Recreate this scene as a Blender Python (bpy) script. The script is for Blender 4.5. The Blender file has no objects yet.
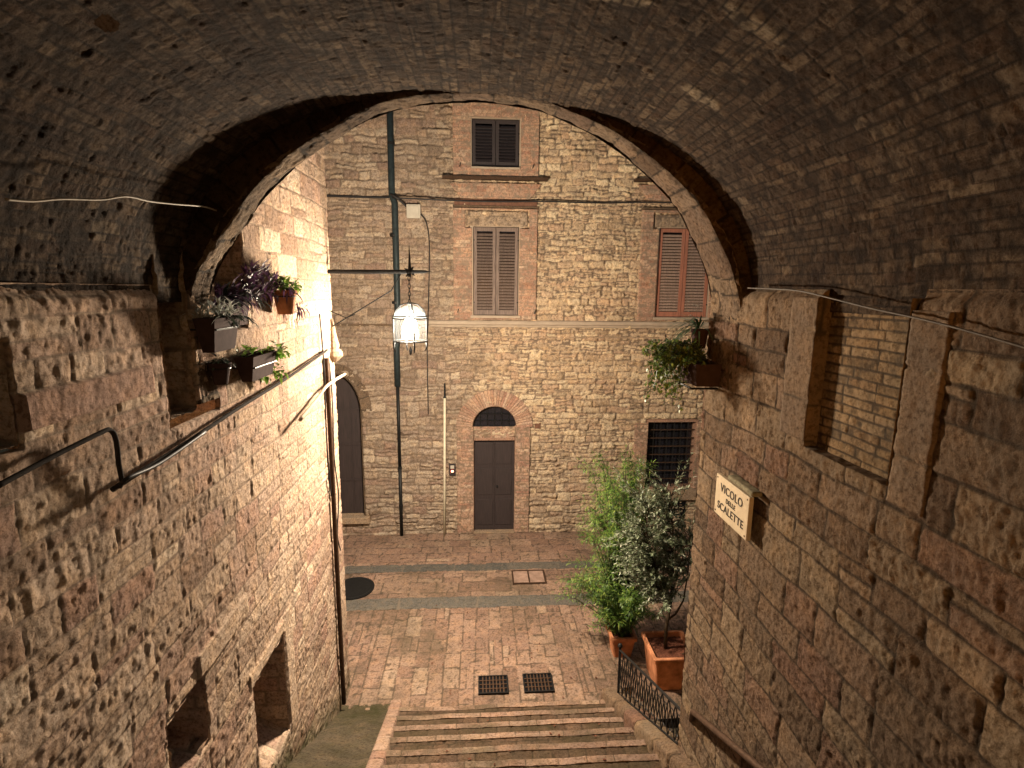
import bpy, math, random
import numpy as np
from mathutils import Vector, Matrix

# ------------------------------------------------------------------ camera, world, exposure
SC = bpy.context.scene
EYE = 5.27
yaw, pitch, roll = math.radians(3.66), math.radians(10.0), math.radians(0.6)
fw = Vector((math.sin(yaw)*math.cos(pitch), math.cos(yaw)*math.cos(pitch), -math.sin(pitch)))
r0 = Vector((math.cos(yaw), -math.sin(yaw), 0)); u0 = r0.cross(fw)
rt = math.cos(roll)*r0 + math.sin(roll)*u0
up = -math.sin(roll)*r0 + math.cos(roll)*u0
cam_d = bpy.data.cameras.new('camera'); cam = bpy.data.objects.new('camera', cam_d)
SC.collection.objects.link(cam)
cam.matrix_world = Matrix(((rt.x, up.x, -fw.x, 0), (rt.y, up.y, -fw.y, 0), (rt.z, up.z, -fw.z, EYE), (0, 0, 0, 1)))
cam_d.sensor_width = 36; cam_d.lens = 532/1024*36; cam_d.clip_start = 0.05; cam_d.clip_end = 300
SC.camera = cam

w = bpy.data.worlds.new('World'); SC.world = w; w.use_nodes = True
nt = w.node_tree; bg = nt.nodes['Background']
sky = nt.nodes.new('ShaderNodeTexSky'); sky.sky_type = 'NISHITA'; sky.sun_disc = False
sky.sun_elevation = math.radians(2.0); sky.sun_rotation = math.radians(200)
nt.links.new(sky.outputs[0], bg.inputs[0]); bg.inputs[1].default_value = 0.03

LAMP_POS = (-0.81, 6.4, 4.80); LAMP_W = 330.0; LAMP_COL = (1.0, 0.81, 0.60)
SC.view_settings.view_transform = 'Standard'; SC.view_settings.look = 'None'
SC.view_settings.exposure = 3.3; SC.view_settings.gamma = 1.0
SC.cycles.max_bounces = 8; SC.cycles.diffuse_bounces = 5; SC.cycles.transparent_max_bounces = 12
SC.cycles.use_denoising = True; SC.cycles.caustics_reflective = False; SC.cycles.caustics_refractive = False
SC.cycles.sample_clamp_indirect = 4.0

COL = SC.collection
def at(px, py, ax, val):
    """point where the sight line through a photo pixel meets the plane axis=val"""
    d = fw + rt*((px-512)/532) - up*((py-384)/532)
    c = Vector((0, 0, EYE)); t = (val-c[ax])/d[ax]
    return c + d*t

# ------------------------------------------------------------------ materials
def nodes(name):
    m = bpy.data.materials.new(name); m.use_nodes = True
    n = m.node_tree; b = n.nodes['Principled BSDF']
    return m, n, b, n.links

def ramp(n, stops):
    r = n.nodes.new('ShaderNodeValToRGB'); e = r.color_ramp.elements
    while len(e) < len(stops): e.new(0.5)
    for i, (p, c) in enumerate(stops):
        e[i].position = p; e[i].color = (*c, 1)
    return r

def noise(n, scale, detail=4, rough=0.6, dist=0.0):
    t = n.nodes.new('ShaderNodeTexNoise'); t.inputs['Scale'].default_value = scale
    t.inputs['Detail'].default_value = detail; t.inputs['Roughness'].default_value = rough
    t.inputs['Distortion'].default_value = dist
    g = n.nodes.new('ShaderNodeNewGeometry'); n.links.new(g.outputs['Position'], t.inputs['Vector'])
    return t

def mix(n, a, b, fac, mode='MIX'):
    m = n.nodes.new('ShaderNodeMix'); m.data_type = 'RGBA'; m.blend_type = mode
    for s, v in ((m.inputs[6], a), (m.inputs[7], b), (m.inputs[0], fac)):
        if isinstance(v, (int, float)): s.default_value = v
        elif isinstance(v, tuple): s.default_value = (*v, 1)
        else: n.links.new(v, s)
    return m.outputs[2]

def mrange(n, src, a, b, c=0.0, d=1.0):
    m = n.nodes.new('ShaderNodeMapRange'); n.links.new(src, m.inputs[0])
    for i, v in enumerate((a, b, c, d)): m.inputs[i+1].default_value = v
    return m.outputs[0]

def attr(n, name):
    a = n.nodes.new('ShaderNodeAttribute'); a.attribute_name = name; return a

def stone_mat(name, cols, mortar, stain=(0.09, 0.075, 0.06), stain_amt=0.5, bump=0.35, alt=None, moss=None, rough=0.92, crinkle=0.15):
    m, n, b, L = nodes(name)
    rp = ramp(n, [(i/(len(cols)-1), c) for i, c in enumerate(cols)])
    L.new(attr(n, 'rnd').outputs['Fac'], rp.inputs[0]); col = rp.outputs[0]
    if alt:
        r2 = ramp(n, [(i/(len(alt)-1), c) for i, c in enumerate(alt)])
        L.new(attr(n, 'rnd').outputs['Fac'], r2.inputs[0])
        col = mix(n, col, r2.outputs[0], attr(n, 'zone').outputs['Fac'])
    n1 = noise(n, 7, 6, 0.7)
    col = mix(n, col, mix(n, col, (1.35, 1.25, 1.1), 1.0, 'MULTIPLY'), mrange(n, n1.outputs[0], 0.45, 0.7))
    n2 = noise(n, 38, 5, 0.75)
    col = mix(n, col, mix(n, col, (0.5, 0.46, 0.42), 1.0, 'MULTIPLY'), mrange(n, n2.outputs[0], 0.47, 0.62))
    col = mix(n, col, mortar, attr(n, 'mort').outputs['Fac'])
    n3 = noise(n, 1.3, 6, 0.68, 0.6)
    col = mix(n, col, stain, mrange(n, n3.outputs[0], 0.5, 0.78, 0, stain_amt))
    if moss:
        n4 = noise(n, 6, 6, 0.7)
        mm = n.nodes.new('ShaderNodeMath'); mm.operation = 'MULTIPLY'
        L.new(attr(n, 'moss').outputs['Fac'], mm.inputs[0]); L.new(mrange(n, n4.outputs[0], 0.3, 0.6, 0.35, 1), mm.inputs[1])
        col = mix(n, col, moss, mm.outputs[0])
    L.new(col, b.inputs['Base Color']); b.inputs['Roughness'].default_value = rough
    b.inputs['Specular IOR Level'].default_value = 0.04
    bp = n.nodes.new('ShaderNodeBump'); bp.inputs['Strength'].default_value = bump; bp.inputs['Distance'].default_value = 0.022
    n5 = noise(n, 80, 6, 0.8); L.new(n5.outputs[0], bp.inputs['Height'])
    b2 = n.nodes.new('ShaderNodeBump'); b2.inputs['Strength'].default_value = crinkle; b2.inputs['Distance'].default_value = 0.030
    n6 = noise(n, 34, 7, 0.75, 0.0); L.new(n6.outputs[0], b2.inputs['Height']); L.new(bp.outputs[0], b2.inputs['Normal'])
    L.new(b2.outputs[0], b.inputs['Normal'])
    return m

def plain_mat(name, c, rough=0.6, metal=0.0, var=0.35, scale=14, bump=0.15):
    m, n, b, L = nodes(name)
    t = noise(n, scale, 5, 0.65)
    dark = tuple(x*(1-var) for x in c); lite = tuple(min(1, x*(1+var)) for x in c)
    rp = ramp(n, [(0.3, dark), (0.7, lite)]); L.new(t.outputs[0], rp.inputs[0])
    L.new(rp.outputs[0], b.inputs['Base Color']); b.inputs['Roughness'].default_value = rough; b.inputs['Metallic'].default_value = metal; b.inputs['Specular IOR Level'].default_value = .5 if rough < .3 else (.03 if rough > .75 else .15)
    if bump:
        t2 = noise(n, scale*8, 4, 0.7)
        bp = n.nodes.new('ShaderNodeBump'); bp.inputs['Strength'].default_value = bump; bp.inputs['Distance'].default_value = 0.004
        L.new(t2.outputs[0], bp.inputs['Height']); L.new(bp.outputs[0], b.inputs['Normal'])
    return m

def wood_mat(name, c, var=0.4, rough=0.75):
    m, n, b, L = nodes(name)
    g = n.nodes.new('ShaderNodeNewGeometry'); mp = n.nodes.new('ShaderNodeMapping'); mp.inputs['Scale'].default_value = (40, 40, 3)
    L.new(g.outputs['Position'], mp.inputs['Vector'])
    t = n.nodes.new('ShaderNodeTexNoise'); t.inputs['Scale'].default_value = 1.5; t.inputs['Detail'].default_value = 5; L.new(mp.outputs[0], t.inputs['Vector'])
    rp = ramp(n, [(0.3, tuple(x*(1-var) for x in c)), (0.7, tuple(x*(1+var) for x in c))]); L.new(t.outputs[0], rp.inputs[0])
    L.new(rp.outputs[0], b.inputs['Base Color']); b.inputs['Roughness'].default_value = rough
    return m

def leaf_mat(name, cols, rough=0.5, trans=0.25):
    m, n, b, L = nodes(name)
    rp = ramp(n, [(i/(len(cols)-1), c) for i, c in enumerate(cols)])
    L.new(attr(n, 'rnd').outputs['Fac'], rp.inputs[0])
    L.new(rp.outputs[0], b.inputs['Base Color']); b.inputs['Roughness'].default_value = rough
    tr = n.nodes.new('ShaderNodeBsdfTranslucent'); L.new(rp.outputs[0], tr.inputs[0])
    ms = n.nodes.new('ShaderNodeMixShader'); ms.inputs[0].default_value = trans
    L.new(b.outputs[0], ms.inputs[1]); L.new(tr.outputs[0], ms.inputs[2]); L.new(ms.outputs[0], n.nodes['Material Output'].inputs[0])
    return m

M = {}
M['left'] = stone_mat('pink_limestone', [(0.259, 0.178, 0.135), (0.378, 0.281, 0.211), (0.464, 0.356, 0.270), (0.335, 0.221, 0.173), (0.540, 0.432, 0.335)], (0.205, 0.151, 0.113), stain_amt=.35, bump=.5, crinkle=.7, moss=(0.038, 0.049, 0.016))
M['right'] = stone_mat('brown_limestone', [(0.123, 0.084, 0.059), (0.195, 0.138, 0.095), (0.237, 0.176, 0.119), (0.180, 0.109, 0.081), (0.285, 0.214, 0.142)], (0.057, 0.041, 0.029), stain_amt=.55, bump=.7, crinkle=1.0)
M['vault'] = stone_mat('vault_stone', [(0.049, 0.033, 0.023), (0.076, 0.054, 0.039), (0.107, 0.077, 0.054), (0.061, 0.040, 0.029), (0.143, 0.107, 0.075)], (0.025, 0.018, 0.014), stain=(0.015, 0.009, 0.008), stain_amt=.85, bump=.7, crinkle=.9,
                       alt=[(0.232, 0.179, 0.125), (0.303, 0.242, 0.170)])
M['ring'] = stone_mat('arch_stone', [(0.102, 0.070, 0.049), (0.170, 0.123, 0.085), (0.230, 0.170, 0.119), (0.136, 0.093, 0.068)], (0.034, 0.025, 0.019), stain_amt=.7, bump=.7, crinkle=.9)
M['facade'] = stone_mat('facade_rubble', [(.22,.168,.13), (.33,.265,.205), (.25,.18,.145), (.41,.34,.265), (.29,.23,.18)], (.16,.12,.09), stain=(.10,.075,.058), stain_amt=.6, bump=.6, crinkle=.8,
                        alt=[(.38,.285,.195), (.54,.43,.30), (.42,.30,.21), (.63,.52,.365), (.50,.39,.275)])  # brightened yellow palette: stone tone plus light put into the colour
M['brick'] = stone_mat('old_brick', [(.28,.165,.12), (.36,.22,.16), (.40,.27,.195), (.31,.18,.135), (.46,.345,.255)], (.21,.16,.12), stain_amt=.55, bump=.6, crinkle=.6)
M['pale_brick'] = stone_mat('weathered_brick', [(.31,.195,.145), (.37,.25,.185), (.42,.30,.225), (.32,.19,.145), (.46,.35,.27)], (.17,.125,.09), stain_amt=.5, bump=.6, crinkle=.6)
M['infill'] = stone_mat('ochre_brick', [(0.170, 0.115, 0.064), (0.221, 0.153, 0.089), (0.255, 0.183, 0.111), (0.196, 0.128, 0.072)], (0.047, 0.034, 0.023), stain_amt=.55, bump=.6, crinkle=.5)
M['smooth'] = stone_mat('dressed_stone', [(0.264, 0.200, 0.144), (0.304, 0.232, 0.168), (0.280, 0.216, 0.160)], (0.096, 0.072, 0.056), stain_amt=.4)
M['jamb'] = stone_mat('grey_dressed_stone', [(.115,.082,.058), (.15,.108,.076), (.13,.094,.068)], (.05,.04,.03), stain_amt=.5, crinkle=.6)
M['pave'] = stone_mat('pink_paving', [(.21,.138,.105), (.27,.18,.138), (.31,.215,.162), (.24,.155,.12), (.35,.26,.195)], (.075,.055,.04), stain=(.085,.062,.048), stain_amt=.75, moss=(.075,.06,.038), rough=.8, bump=.6, crinkle=.7)
M['gutter'] = stone_mat('grey_paving', [(0.068, 0.068, 0.064), (0.088, 0.084, 0.076), (0.104, 0.096, 0.084)], (0.128, 0.104, 0.080), stain_amt=.35, rough=.7)
M['tread'] = stone_mat('mossy_tread', [(.085,.055,.040), (.12,.080,.058), (.10,.068,.048)], (.04,.028,.02), stain_amt=.5, moss=(.046,.036,.020), crinkle=.8)
M['ramp'] = stone_mat('mossy_mortar', [(.085,.07,.05), (.13,.105,.075)], (.1,.1,.1), stain=(.035,.032,.018), stain_amt=.9, moss=(.045,.045,.020), crinkle=1.0, bump=.8)
M['door'] = wood_mat('dark_door_wood', (0.020, 0.012, 0.012)); M['shut_dark'] = wood_mat('dark_shutter_paint', (0.016, 0.010, 0.011), .3, .65)
M['shut_grey'] = wood_mat('weathered_shutter', (.125,.09,.075), .4); M['shut_red'] = wood_mat('red_shutter', (.24,.095,.06), .3)
M['louvre_red'] = wood_mat('faded_louvre', (.27,.19,.15), .4)
M['iron'] = plain_mat('black_iron', (.02,.02,.02), .5, .6, .3, 30); M['rust'] = plain_mat('rusty_iron', (.06,.035,.022), .7, .5, .4, 30)
M['teal'] = plain_mat('dark_downpipe_paint', (0.021, 0.030, 0.033), .5, .2); M['copper'] = plain_mat('copper_pipe', (0.096, 0.051, 0.033), .55, .5)
M['black'] = plain_mat('black_void', (.006,.006,.007), .8, 0, .2, 5, 0)
M['conduit'] = plain_mat('dark_conduit', (.03,.025,.022), .9, 0, .3, 30, .3); M['slab'] = plain_mat('paving_slab', (.23,.155,.12), .85, 0, .3, 9, .6)
M['cable'] = plain_mat('black_cable', (.02,.018,.018), .5); M['sagcable'] = plain_mat('brown_cable', (.055,.042,.03), .6); M['palecable'] = plain_mat('pale_cable', (.27,.23,.18), .6)
M['pole'] = plain_mat('cream_pole_paint', (.55,.50,.38), .5, 0, .12); M['boxgrey'] = plain_mat('grey_box', (.36,.33,.28), .5, 0, .1)
M['terra'] = plain_mat('terracotta', (.36,.155,.08), .85, 0, .45, 7, .5); M['darkpot'] = plain_mat('dark_plastic_pot', (.045,.028,.026), .9, 0, .25)
M['soil'] = plain_mat('soil', (.10,.04,.025), .95, 0, .6, 60, .8); M['bark'] = plain_mat('bark', (.06,.045,.03), .9, 0, .4, 40, .6)
M['sign'] = plain_mat('travertine_plaque', (.40,.32,.215), .65, 0, .12, 20, .15); M['ink'] = plain_mat('black_lettering', (.035,.028,.022), .7, 0, .1)
M['glass_dark'] = plain_mat('dark_window_glass', (.012,.012,.016), .15, 0, .2, 4, 0)
M['tile'] = plain_mat('brown_tile', (.12,.06,.04), .5); M['plaster'] = plain_mat('pale_plaster', (.30,.245,.19), .85, 0, .12, 6, .3)
M['ledge'] = plain_mat('lichened_mortar', (.17,.15,.10), .95, 0, .5, 25, .8); M['moss'] = plain_mat('moss_growth', (.05,.06,.02), .95, 0, .5, 25, .8)
M['leaf_olive'] = leaf_mat('olive_leaf', [(.06,.08,.04), (.13,.165,.09), (.24,.28,.18), (.46,.48,.38)], .45)
M['leaf_fern'] = leaf_mat('feathery_leaf', [(.02,.05,.010), (.05,.11,.018), (.10,.19,.030), (.22,.28,.055)], .5, .35)
M['leaf_green'] = leaf_mat('vine_leaf', [(.025,.06,.012), (.06,.11,.02), (.12,.17,.035), (.22,.24,.06)], .45, .3)
M['leaf_bright'] = leaf_mat('bright_leaf', [(.06,.13,.02), (.12,.22,.03), (.18,.28,.05)], .45, .35)
M['leaf_purple'] = leaf_mat('purple_leaf', [(.03,.012,.03), (.07,.03,.07), (.14,.06,.13)], .45, .2)
M['leaf_dark'] = leaf_mat('dark_leaf', [(.015,.025,.015), (.03,.045,.03), (.05,.06,.04)], .5, .2)
M['leaf_silver'] = leaf_mat('silver_leaf', [(.22,.24,.22), (.40,.42,.38), (.6,.6,.55)], .5, .2)
M['leaf_spike'] = leaf_mat('spiky_leaf', [(.02,.06,.03), (.04,.10,.05), (.08,.15,.07)], .4, .2)

def emit_mat(name, c, s):
    m, n, b, L = nodes(name); b.inputs['Base Color'].default_value = (*c, 1)
    b.inputs['Emission Color'].default_value = (*c, 1); b.inputs['Emission Strength'].default_value = s; return m
M['bulb'] = emit_mat('glowing_bulb', (1.0, .93, .80), 60)
M['led'] = emit_mat('red_indicator', (1.0, .15, .08), 2.0)
def glass_mat(fr=.012, tc=.5):
    m = bpy.data.materials.new('lantern_glass'); m.use_nodes = True; n = m.node_tree; L = n.links
    n.nodes.remove(n.nodes['Principled BSDF'])
    t = n.nodes.new('ShaderNodeBsdfTransparent'); t.inputs[0].default_value = (.95, .95, .93, 1)
    d = n.nodes.new('ShaderNodeBsdfTranslucent'); d.inputs[0].default_value = (tc, tc, tc*.96, 1)
    g = n.nodes.new('ShaderNodeBsdfGlossy'); g.inputs['Roughness'].default_value = .08
    a = n.nodes.new('ShaderNodeMixShader'); a.inputs[0].default_value = fr; L.new(t.outputs[0], a.inputs[1]); L.new(d.outputs[0], a.inputs[2])
    c = n.nodes.new('ShaderNodeMixShader'); c.inputs[0].default_value = .05; L.new(a.outputs[0], c.inputs[1]); L.new(g.outputs[0], c.inputs[2])
    L.new(c.outputs[0], n.nodes['Material Output'].inputs[0]); return m
M['glass'] = glass_mat(); M['domeglass'] = glass_mat(.035, .5)

# ------------------------------------------------------------------ object helpers
def tag(o, label=None, cat=None, group=None, kind=None):
    if label: o['label'] = label
    if cat: o['category'] = cat
    if group: o['group'] = group
    if kind: o['kind'] = kind
    return o
def empty(name, loc=(0, 0, 0), label=None, cat=None, group=None):
    o = bpy.data.objects.new(name, None); COL.objects.link(o); o.location = loc; o.empty_display_size = .1
    return tag(o, label, cat, group)
def link(name, me, mat, parent=None, loc=None):
    o = bpy.data.objects.new(name, me); COL.objects.link(o)
    if mat: me.materials.append(M[mat] if isinstance(mat, str) else mat)
    if loc is not None: o.location = loc
    if parent:
        o.parent = parent
        p = Vector(parent.location); q = parent.parent
        while q: p += Vector(q.location); q = q.parent
        # geometry is written in world coordinates: cancel the parents' offsets
        o.location = Vector(o.location) - p
    return o

class MB:
    def __init__(s): s.v = []; s.f = []; s.r = []
    def add(s, vs, fs, r=0.0):
        k = len(s.v); s.v += [tuple(p) for p in vs]; s.f += [tuple(k+i for i in f) for f in fs]; s.r += [r]*len(vs); return s
    def box(s, a, b, taper=0):
        (x0, y0, z0), (x1, y1, z1) = a, b
        x0, x1 = min(x0, x1), max(x0, x1); y0, y1 = min(y0, y1), max(y0, y1); z0, z1 = min(z0, z1), max(z0, z1)
        t = taper
        return s.add([(x0, y0, z0), (x1, y0, z0), (x1, y1, z0), (x0, y1, z0), (x0+t, y0+t, z1), (x1-t, y0+t, z1), (x1-t, y1-t, z1), (x0+t, y1-t, z1)],
                     [(0, 3, 2, 1), (4, 5, 6, 7), (0, 1, 5, 4), (1, 2, 6, 5), (2, 3, 7, 6), (3, 0, 4, 7)])
    def tube(s, pts, rad, n=8, cap=True, r=0.0):
        pts = [Vector(p) for p in pts]; rads = rad if isinstance(rad, (list, tuple)) else [rad]*len(pts)
        vs = []; fs = []; a0 = None
        for i, p in enumerate(pts):
            d = (pts[min(i+1, len(pts)-1)] - pts[max(i-1, 0)])
            if d.length < 1e-9: d = Vector((0, 0, 1))
            d.normalize()
            if a0 is None: a0 = d.orthogonal().normalized()
            a = a0 - d*a0.dot(d)
            a = a.normalized() if a.length > 1e-6 else d.orthogonal().normalized()
            a0 = a; b = d.cross(a)
            for k in range(n):
                t = 2*math.pi*k/n; vs.append(p + (a*math.cos(t)+b*math.sin(t))*rads[i])
        for i in range(len(pts)-1):
            for k in range(n):
                fs.append((i*n+k, i*n+(k+1) % n, (i+1)*n+(k+1) % n, (i+1)*n+k))
        if cap: fs.append(tuple(range(n-1, -1, -1))); fs.append(tuple((len(pts)-1)*n+k for k in range(n)))
        return s.add(vs, fs, r)
    def lathe(s, c, prof, n=20, cap=True):
        c = Vector(c); vs = []; fs = []
        for (rr, z) in prof:
            for k in range(n):
                t = 2*math.pi*k/n; vs.append(c + Vector((rr*math.cos(t), rr*math.sin(t), z)))
        for i in range(len(prof)-1):
            for k in range(n): fs.append((i*n+k, i*n+(k+1) % n, (i+1)*n+(k+1) % n, (i+1)*n+k))
        if cap: fs.append(tuple(range(n-1, -1, -1))); fs.append(tuple((len(prof)-1)*n+k for k in range(n)))
        return s.add(vs, fs)
    def leaf(s, p, d, up_, l, wd, r, bend=.25):
        d = d.normalized(); sd = d.cross(up_)
        if sd.length < 1e-4: sd = d.orthogonal()
        sd.normalize(); nn = sd.cross(d)
        m1 = p + d*l*.35 + nn*(wd*.15); m2 = p + d*l*.7 - nn*(l*bend*.3); tip = p + d*l - nn*(l*bend)
        return s.add([p, m1+sd*wd*.5, m1-sd*wd*.5, m2+sd*wd*.38, m2-sd*wd*.38, tip], [(0, 2, 1), (1, 2, 4, 3), (3, 4, 5)], r)
    def build(s, name, mat, parent=None, smooth=False, bevel=0):
        me = bpy.data.meshes.new(name); me.from_pydata(s.v, [], s.f)
        a = me.attributes.new('rnd', 'FLOAT', 'POINT'); a.data.foreach_set('value', s.r)
        if smooth: me.polygons.foreach_set('use_smooth', [True]*len(me.polygons))
        me.update()
        o = link(name, me, mat, parent)
        if bevel:
            b = o.modifiers.new('bevel', 'BEVEL'); b.width = bevel; b.segments = 2; b.limit_method = 'ANGLE'
        return o

# ------------------------------------------------------------------ numpy noise and masonry
def vnoise(x, y, seed):
    rng = np.random.RandomState(seed); tab = rng.rand(256, 256)
    xi = np.floor(x).astype(int); yi = np.floor(y).astype(int); fx = x-xi; fy = y-yi
    fx = fx*fx*(3-2*fx); fy = fy*fy*(3-2*fy); a = xi & 255; b = yi & 255; a1 = (xi+1) & 255; b1 = (yi+1) & 255
    return ((tab[a, b]*(1-fx)+tab[a1, b]*fx)*(1-fy) + (tab[a, b1]*(1-fx)+tab[a1, b1]*fx)*fy)*2-1
def fbm(x, y, seed, o=4, g=.5):
    s = 0; a = 1; t = 0
    for i in range(o):
        s = s + a*vnoise(x*2**i+i*17.3, y*2**i+i*9.1, seed+i); t += a; a *= g
    return s/t
def ridged(x, y, seed, o=3):
    s = 0; a = 1; t = 0
    for i in range(o):
        s = s + a*(1-2*np.abs(vnoise(x*2**i+i*7.7, y*2**i+i*3.3, seed+i))); t += a; a *= .55
    return s/t
def sstep(x, a, b):
    t = np.clip((x-a)/(b-a), 0, 1); return t*t*(3-2*t)

def masonry(S, T, rows, widths, seed, joint=.010, rnd_=.03, warp=.02, wf=2.2, split=.12, jn=.008, rr=.02):
    rng = np.random.RandomState(seed)
    T2 = T + warp*fbm(S*wf, T*wf, seed+1, 3); S2 = S + warp*fbm(S*wf+31, T*wf+11, seed+2, 3)
    lo, hi = T2.min()-.1, T2.max()+.1; e = [lo]
    while e[-1] < hi: e.append(e[-1]+rng.uniform(*rows))
    e = np.array(e); R = np.clip(np.searchsorted(e, T2)-1, 0, len(e)-2)
    D = np.zeros_like(S); ID = np.zeros_like(S); LX = np.zeros_like(S); LY = np.zeros_like(S); SZ = np.zeros_like(S)
    smin, smax = S2.min()-.5, S2.max()+.5
    for r in range(len(e)-1):
        k = R == r
        if not k.any(): continue
        c = [smin-rng.uniform(0, widths[1])]; rh = e[r+1]-e[r]
        while c[-1] < smax: c.append(c[-1]+rng.uniform(*widths)*(0.8+0.4*rh/np.mean(rows)))
        c = np.array(c); s = S2[k]; t = T2[k]; q = np.clip(np.searchsorted(c, s)-1, 0, len(c)-2)
        n = len(c)-1; sp = rng.rand(n) < split; mid = e[r] + rh*rng.uniform(.35, .65, n); tiltt = rng.uniform(-.04, .04, n)
        l, h = c[q], c[q+1]; b = np.full_like(s, e[r]); tp = np.full_like(s, e[r+1])
        idr = rng.rand(n); ids = rng.rand(n); iid = idr[q].copy()
        m = mid[q]; upper = sp[q] & (t > m); lower = sp[q] & ~upper
        b[upper] = m[upper]; tp[lower] = m[lower]; iid[upper] = ids[q][upper]
        dx = np.minimum(s-l, h-s) + tiltt[q]*(t-(b+tp)/2); dy = np.minimum(t-b, tp-t)
        ax = np.maximum(rr*1.5-dx, 0); ay = np.maximum(rr*1.5-dy, 0)
        dd = np.minimum(rr*1.5-np.hypot(ax, ay), np.minimum(dx, dy))
        D[k] = dd; ID[k] = iid; LX[k] = (s-(l+h)/2)/(h-l)*2; LY[k] = (t-(b+tp)/2)/(tp-b)*2; SZ[k] = tp-b
    D = D + jn*fbm(S*22, T*22, seed+5, 3)
    stone = sstep(D, joint*.5, joint+rnd_)
    r2 = (ID*97.13) % 1; r3 = (ID*53.71) % 1; r4 = (ID*31.37) % 1
    return dict(D=D, id=ID, r2=r2, r3=r3, r4=r4, lx=LX, ly=LY, stone=stone, mort=1-sstep(D, joint*.35, joint*1.2), sz=SZ)

def field(name, S, T, h, fn, mat, parent=None, keep=None, attrs=None, edge=None):
    """grid of vertices in (s,t) pushed out by h; keep = mask of vertices"""
    n, m = S.shape
    if keep is None: keep = np.ones((n, m), bool)
    ck = keep[:-1, :-1] & keep[1:, :-1] & keep[:-1, 1:] & keep[1:, 1:]
    if edge is not None:
        cnt = np.zeros((n, m), int)
        cnt[:-1, :-1] += ck; cnt[1:, :-1] += ck; cnt[:-1, 1:] += ck; cnt[1:, 1:] += ck
        h = np.where(cnt < 4, edge, h)
    P = fn(S, T, h)
    idx = np.arange(n*m).reshape(n, m)
    q = np.stack([idx[:-1, :-1][ck], idx[1:, :-1][ck], idx[1:, 1:][ck], idx[:-1, 1:][ck]], 1)
    used = np.zeros(n*m, bool); used[q.ravel()] = True; new = np.cumsum(used)-1
    V = np.stack([a.ravel() for a in P], 1)[used].astype(np.float32); q = new[q].astype(np.int32)
    me = bpy.data.meshes.new(name); me.vertices.add(len(V)); me.vertices.foreach_set('co', V.ravel())
    me.loops.add(q.size); me.loops.foreach_set('vertex_index', q.ravel())
    me.polygons.add(len(q)); me.polygons.foreach_set('loop_start', np.arange(0, q.size, 4, dtype=np.int32))
    me.polygons.foreach_set('loop_total', np.full(len(q), 4, np.int32)); me.polygons.foreach_set('use_smooth', np.ones(len(q), bool))
    for k, a in (attrs or {}).items():
        at_ = me.attributes.new(k, 'FLOAT', 'POINT'); at_.data.foreach_set('value', np.broadcast_to(a, (n, m)).ravel()[used].astype(np.float32))
    me.update(calc_edges=True); me.validate()
    return link(name, me, mat, parent)

def grid(s0, s1, t0, t1, res):
    s = np.linspace(s0, s1, max(2, int(round((s1-s0)/res))+1)); t = np.linspace(t0, t1, max(2, int(round((t1-t0)/res))+1))
    return np.meshgrid(s, t, indexing='ij')

def rubble(S, T, cw, ch, seed, joint=.010, rnd_=.03, jx=.8, jy=.55, warp=.012, jn=.012):
    """roughly coursed rubble: jittered cells, wider than tall"""
    rng = np.random.RandomState(seed); N = 512
    X = rng.rand(N, N); Y = rng.rand(N, N); A = rng.rand(N, N); WT = rng.rand(N, N)*.35
    u = (S+warp*fbm(S*5, T*5, seed+1, 2))/cw; v = (T+warp*fbm(S*5+9, T*5, seed+2, 2))/ch
    iv = np.floor(v).astype(int)
    F1 = np.full(S.shape, 9.); F2 = F1.copy(); ID = np.zeros(S.shape); CX = ID.copy(); CY = ID.copy()
    for dj in (-2, -1, 0, 1, 2):
        j = iv+dj; offx = (j*.37) % 1; iu = np.floor(u-offx).astype(int)
        for di in (-2, -1, 0, 1, 2):
            i = iu+di; a = i % N; b = j % N
            px = i+.5+offx+(X[a, b]-.5)*jx; py = j+.5+(Y[a, b]-.5)*jy
            dx = np.abs(u-px)*cw; dy = np.abs(v-py)*ch*1.25
            d = (dx**2.6+dy**2.6)**(1/2.6) - WT[a, b]*ch*.5
            m1 = d < F1
            F2 = np.where(m1, F1, np.minimum(F2, d)); ID = np.where(m1, A[a, b], ID)
            CX = np.where(m1, (u-px)*2, CX); CY = np.where(m1, (v-py)*2, CY); F1 = np.where(m1, d, F1)
    D = (F2-F1)/2 + jn*fbm(S*20, T*20, seed+5, 3)
    return dict(D=D, id=ID, r2=(ID*97.13) % 1, r3=(ID*53.71) % 1, r4=(ID*31.37) % 1, lx=CX, ly=CY, stone=sstep(D, joint*.4, joint+rnd_), mort=1-sstep(D, joint*.35, joint*1.1), sz=0*S)

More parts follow.
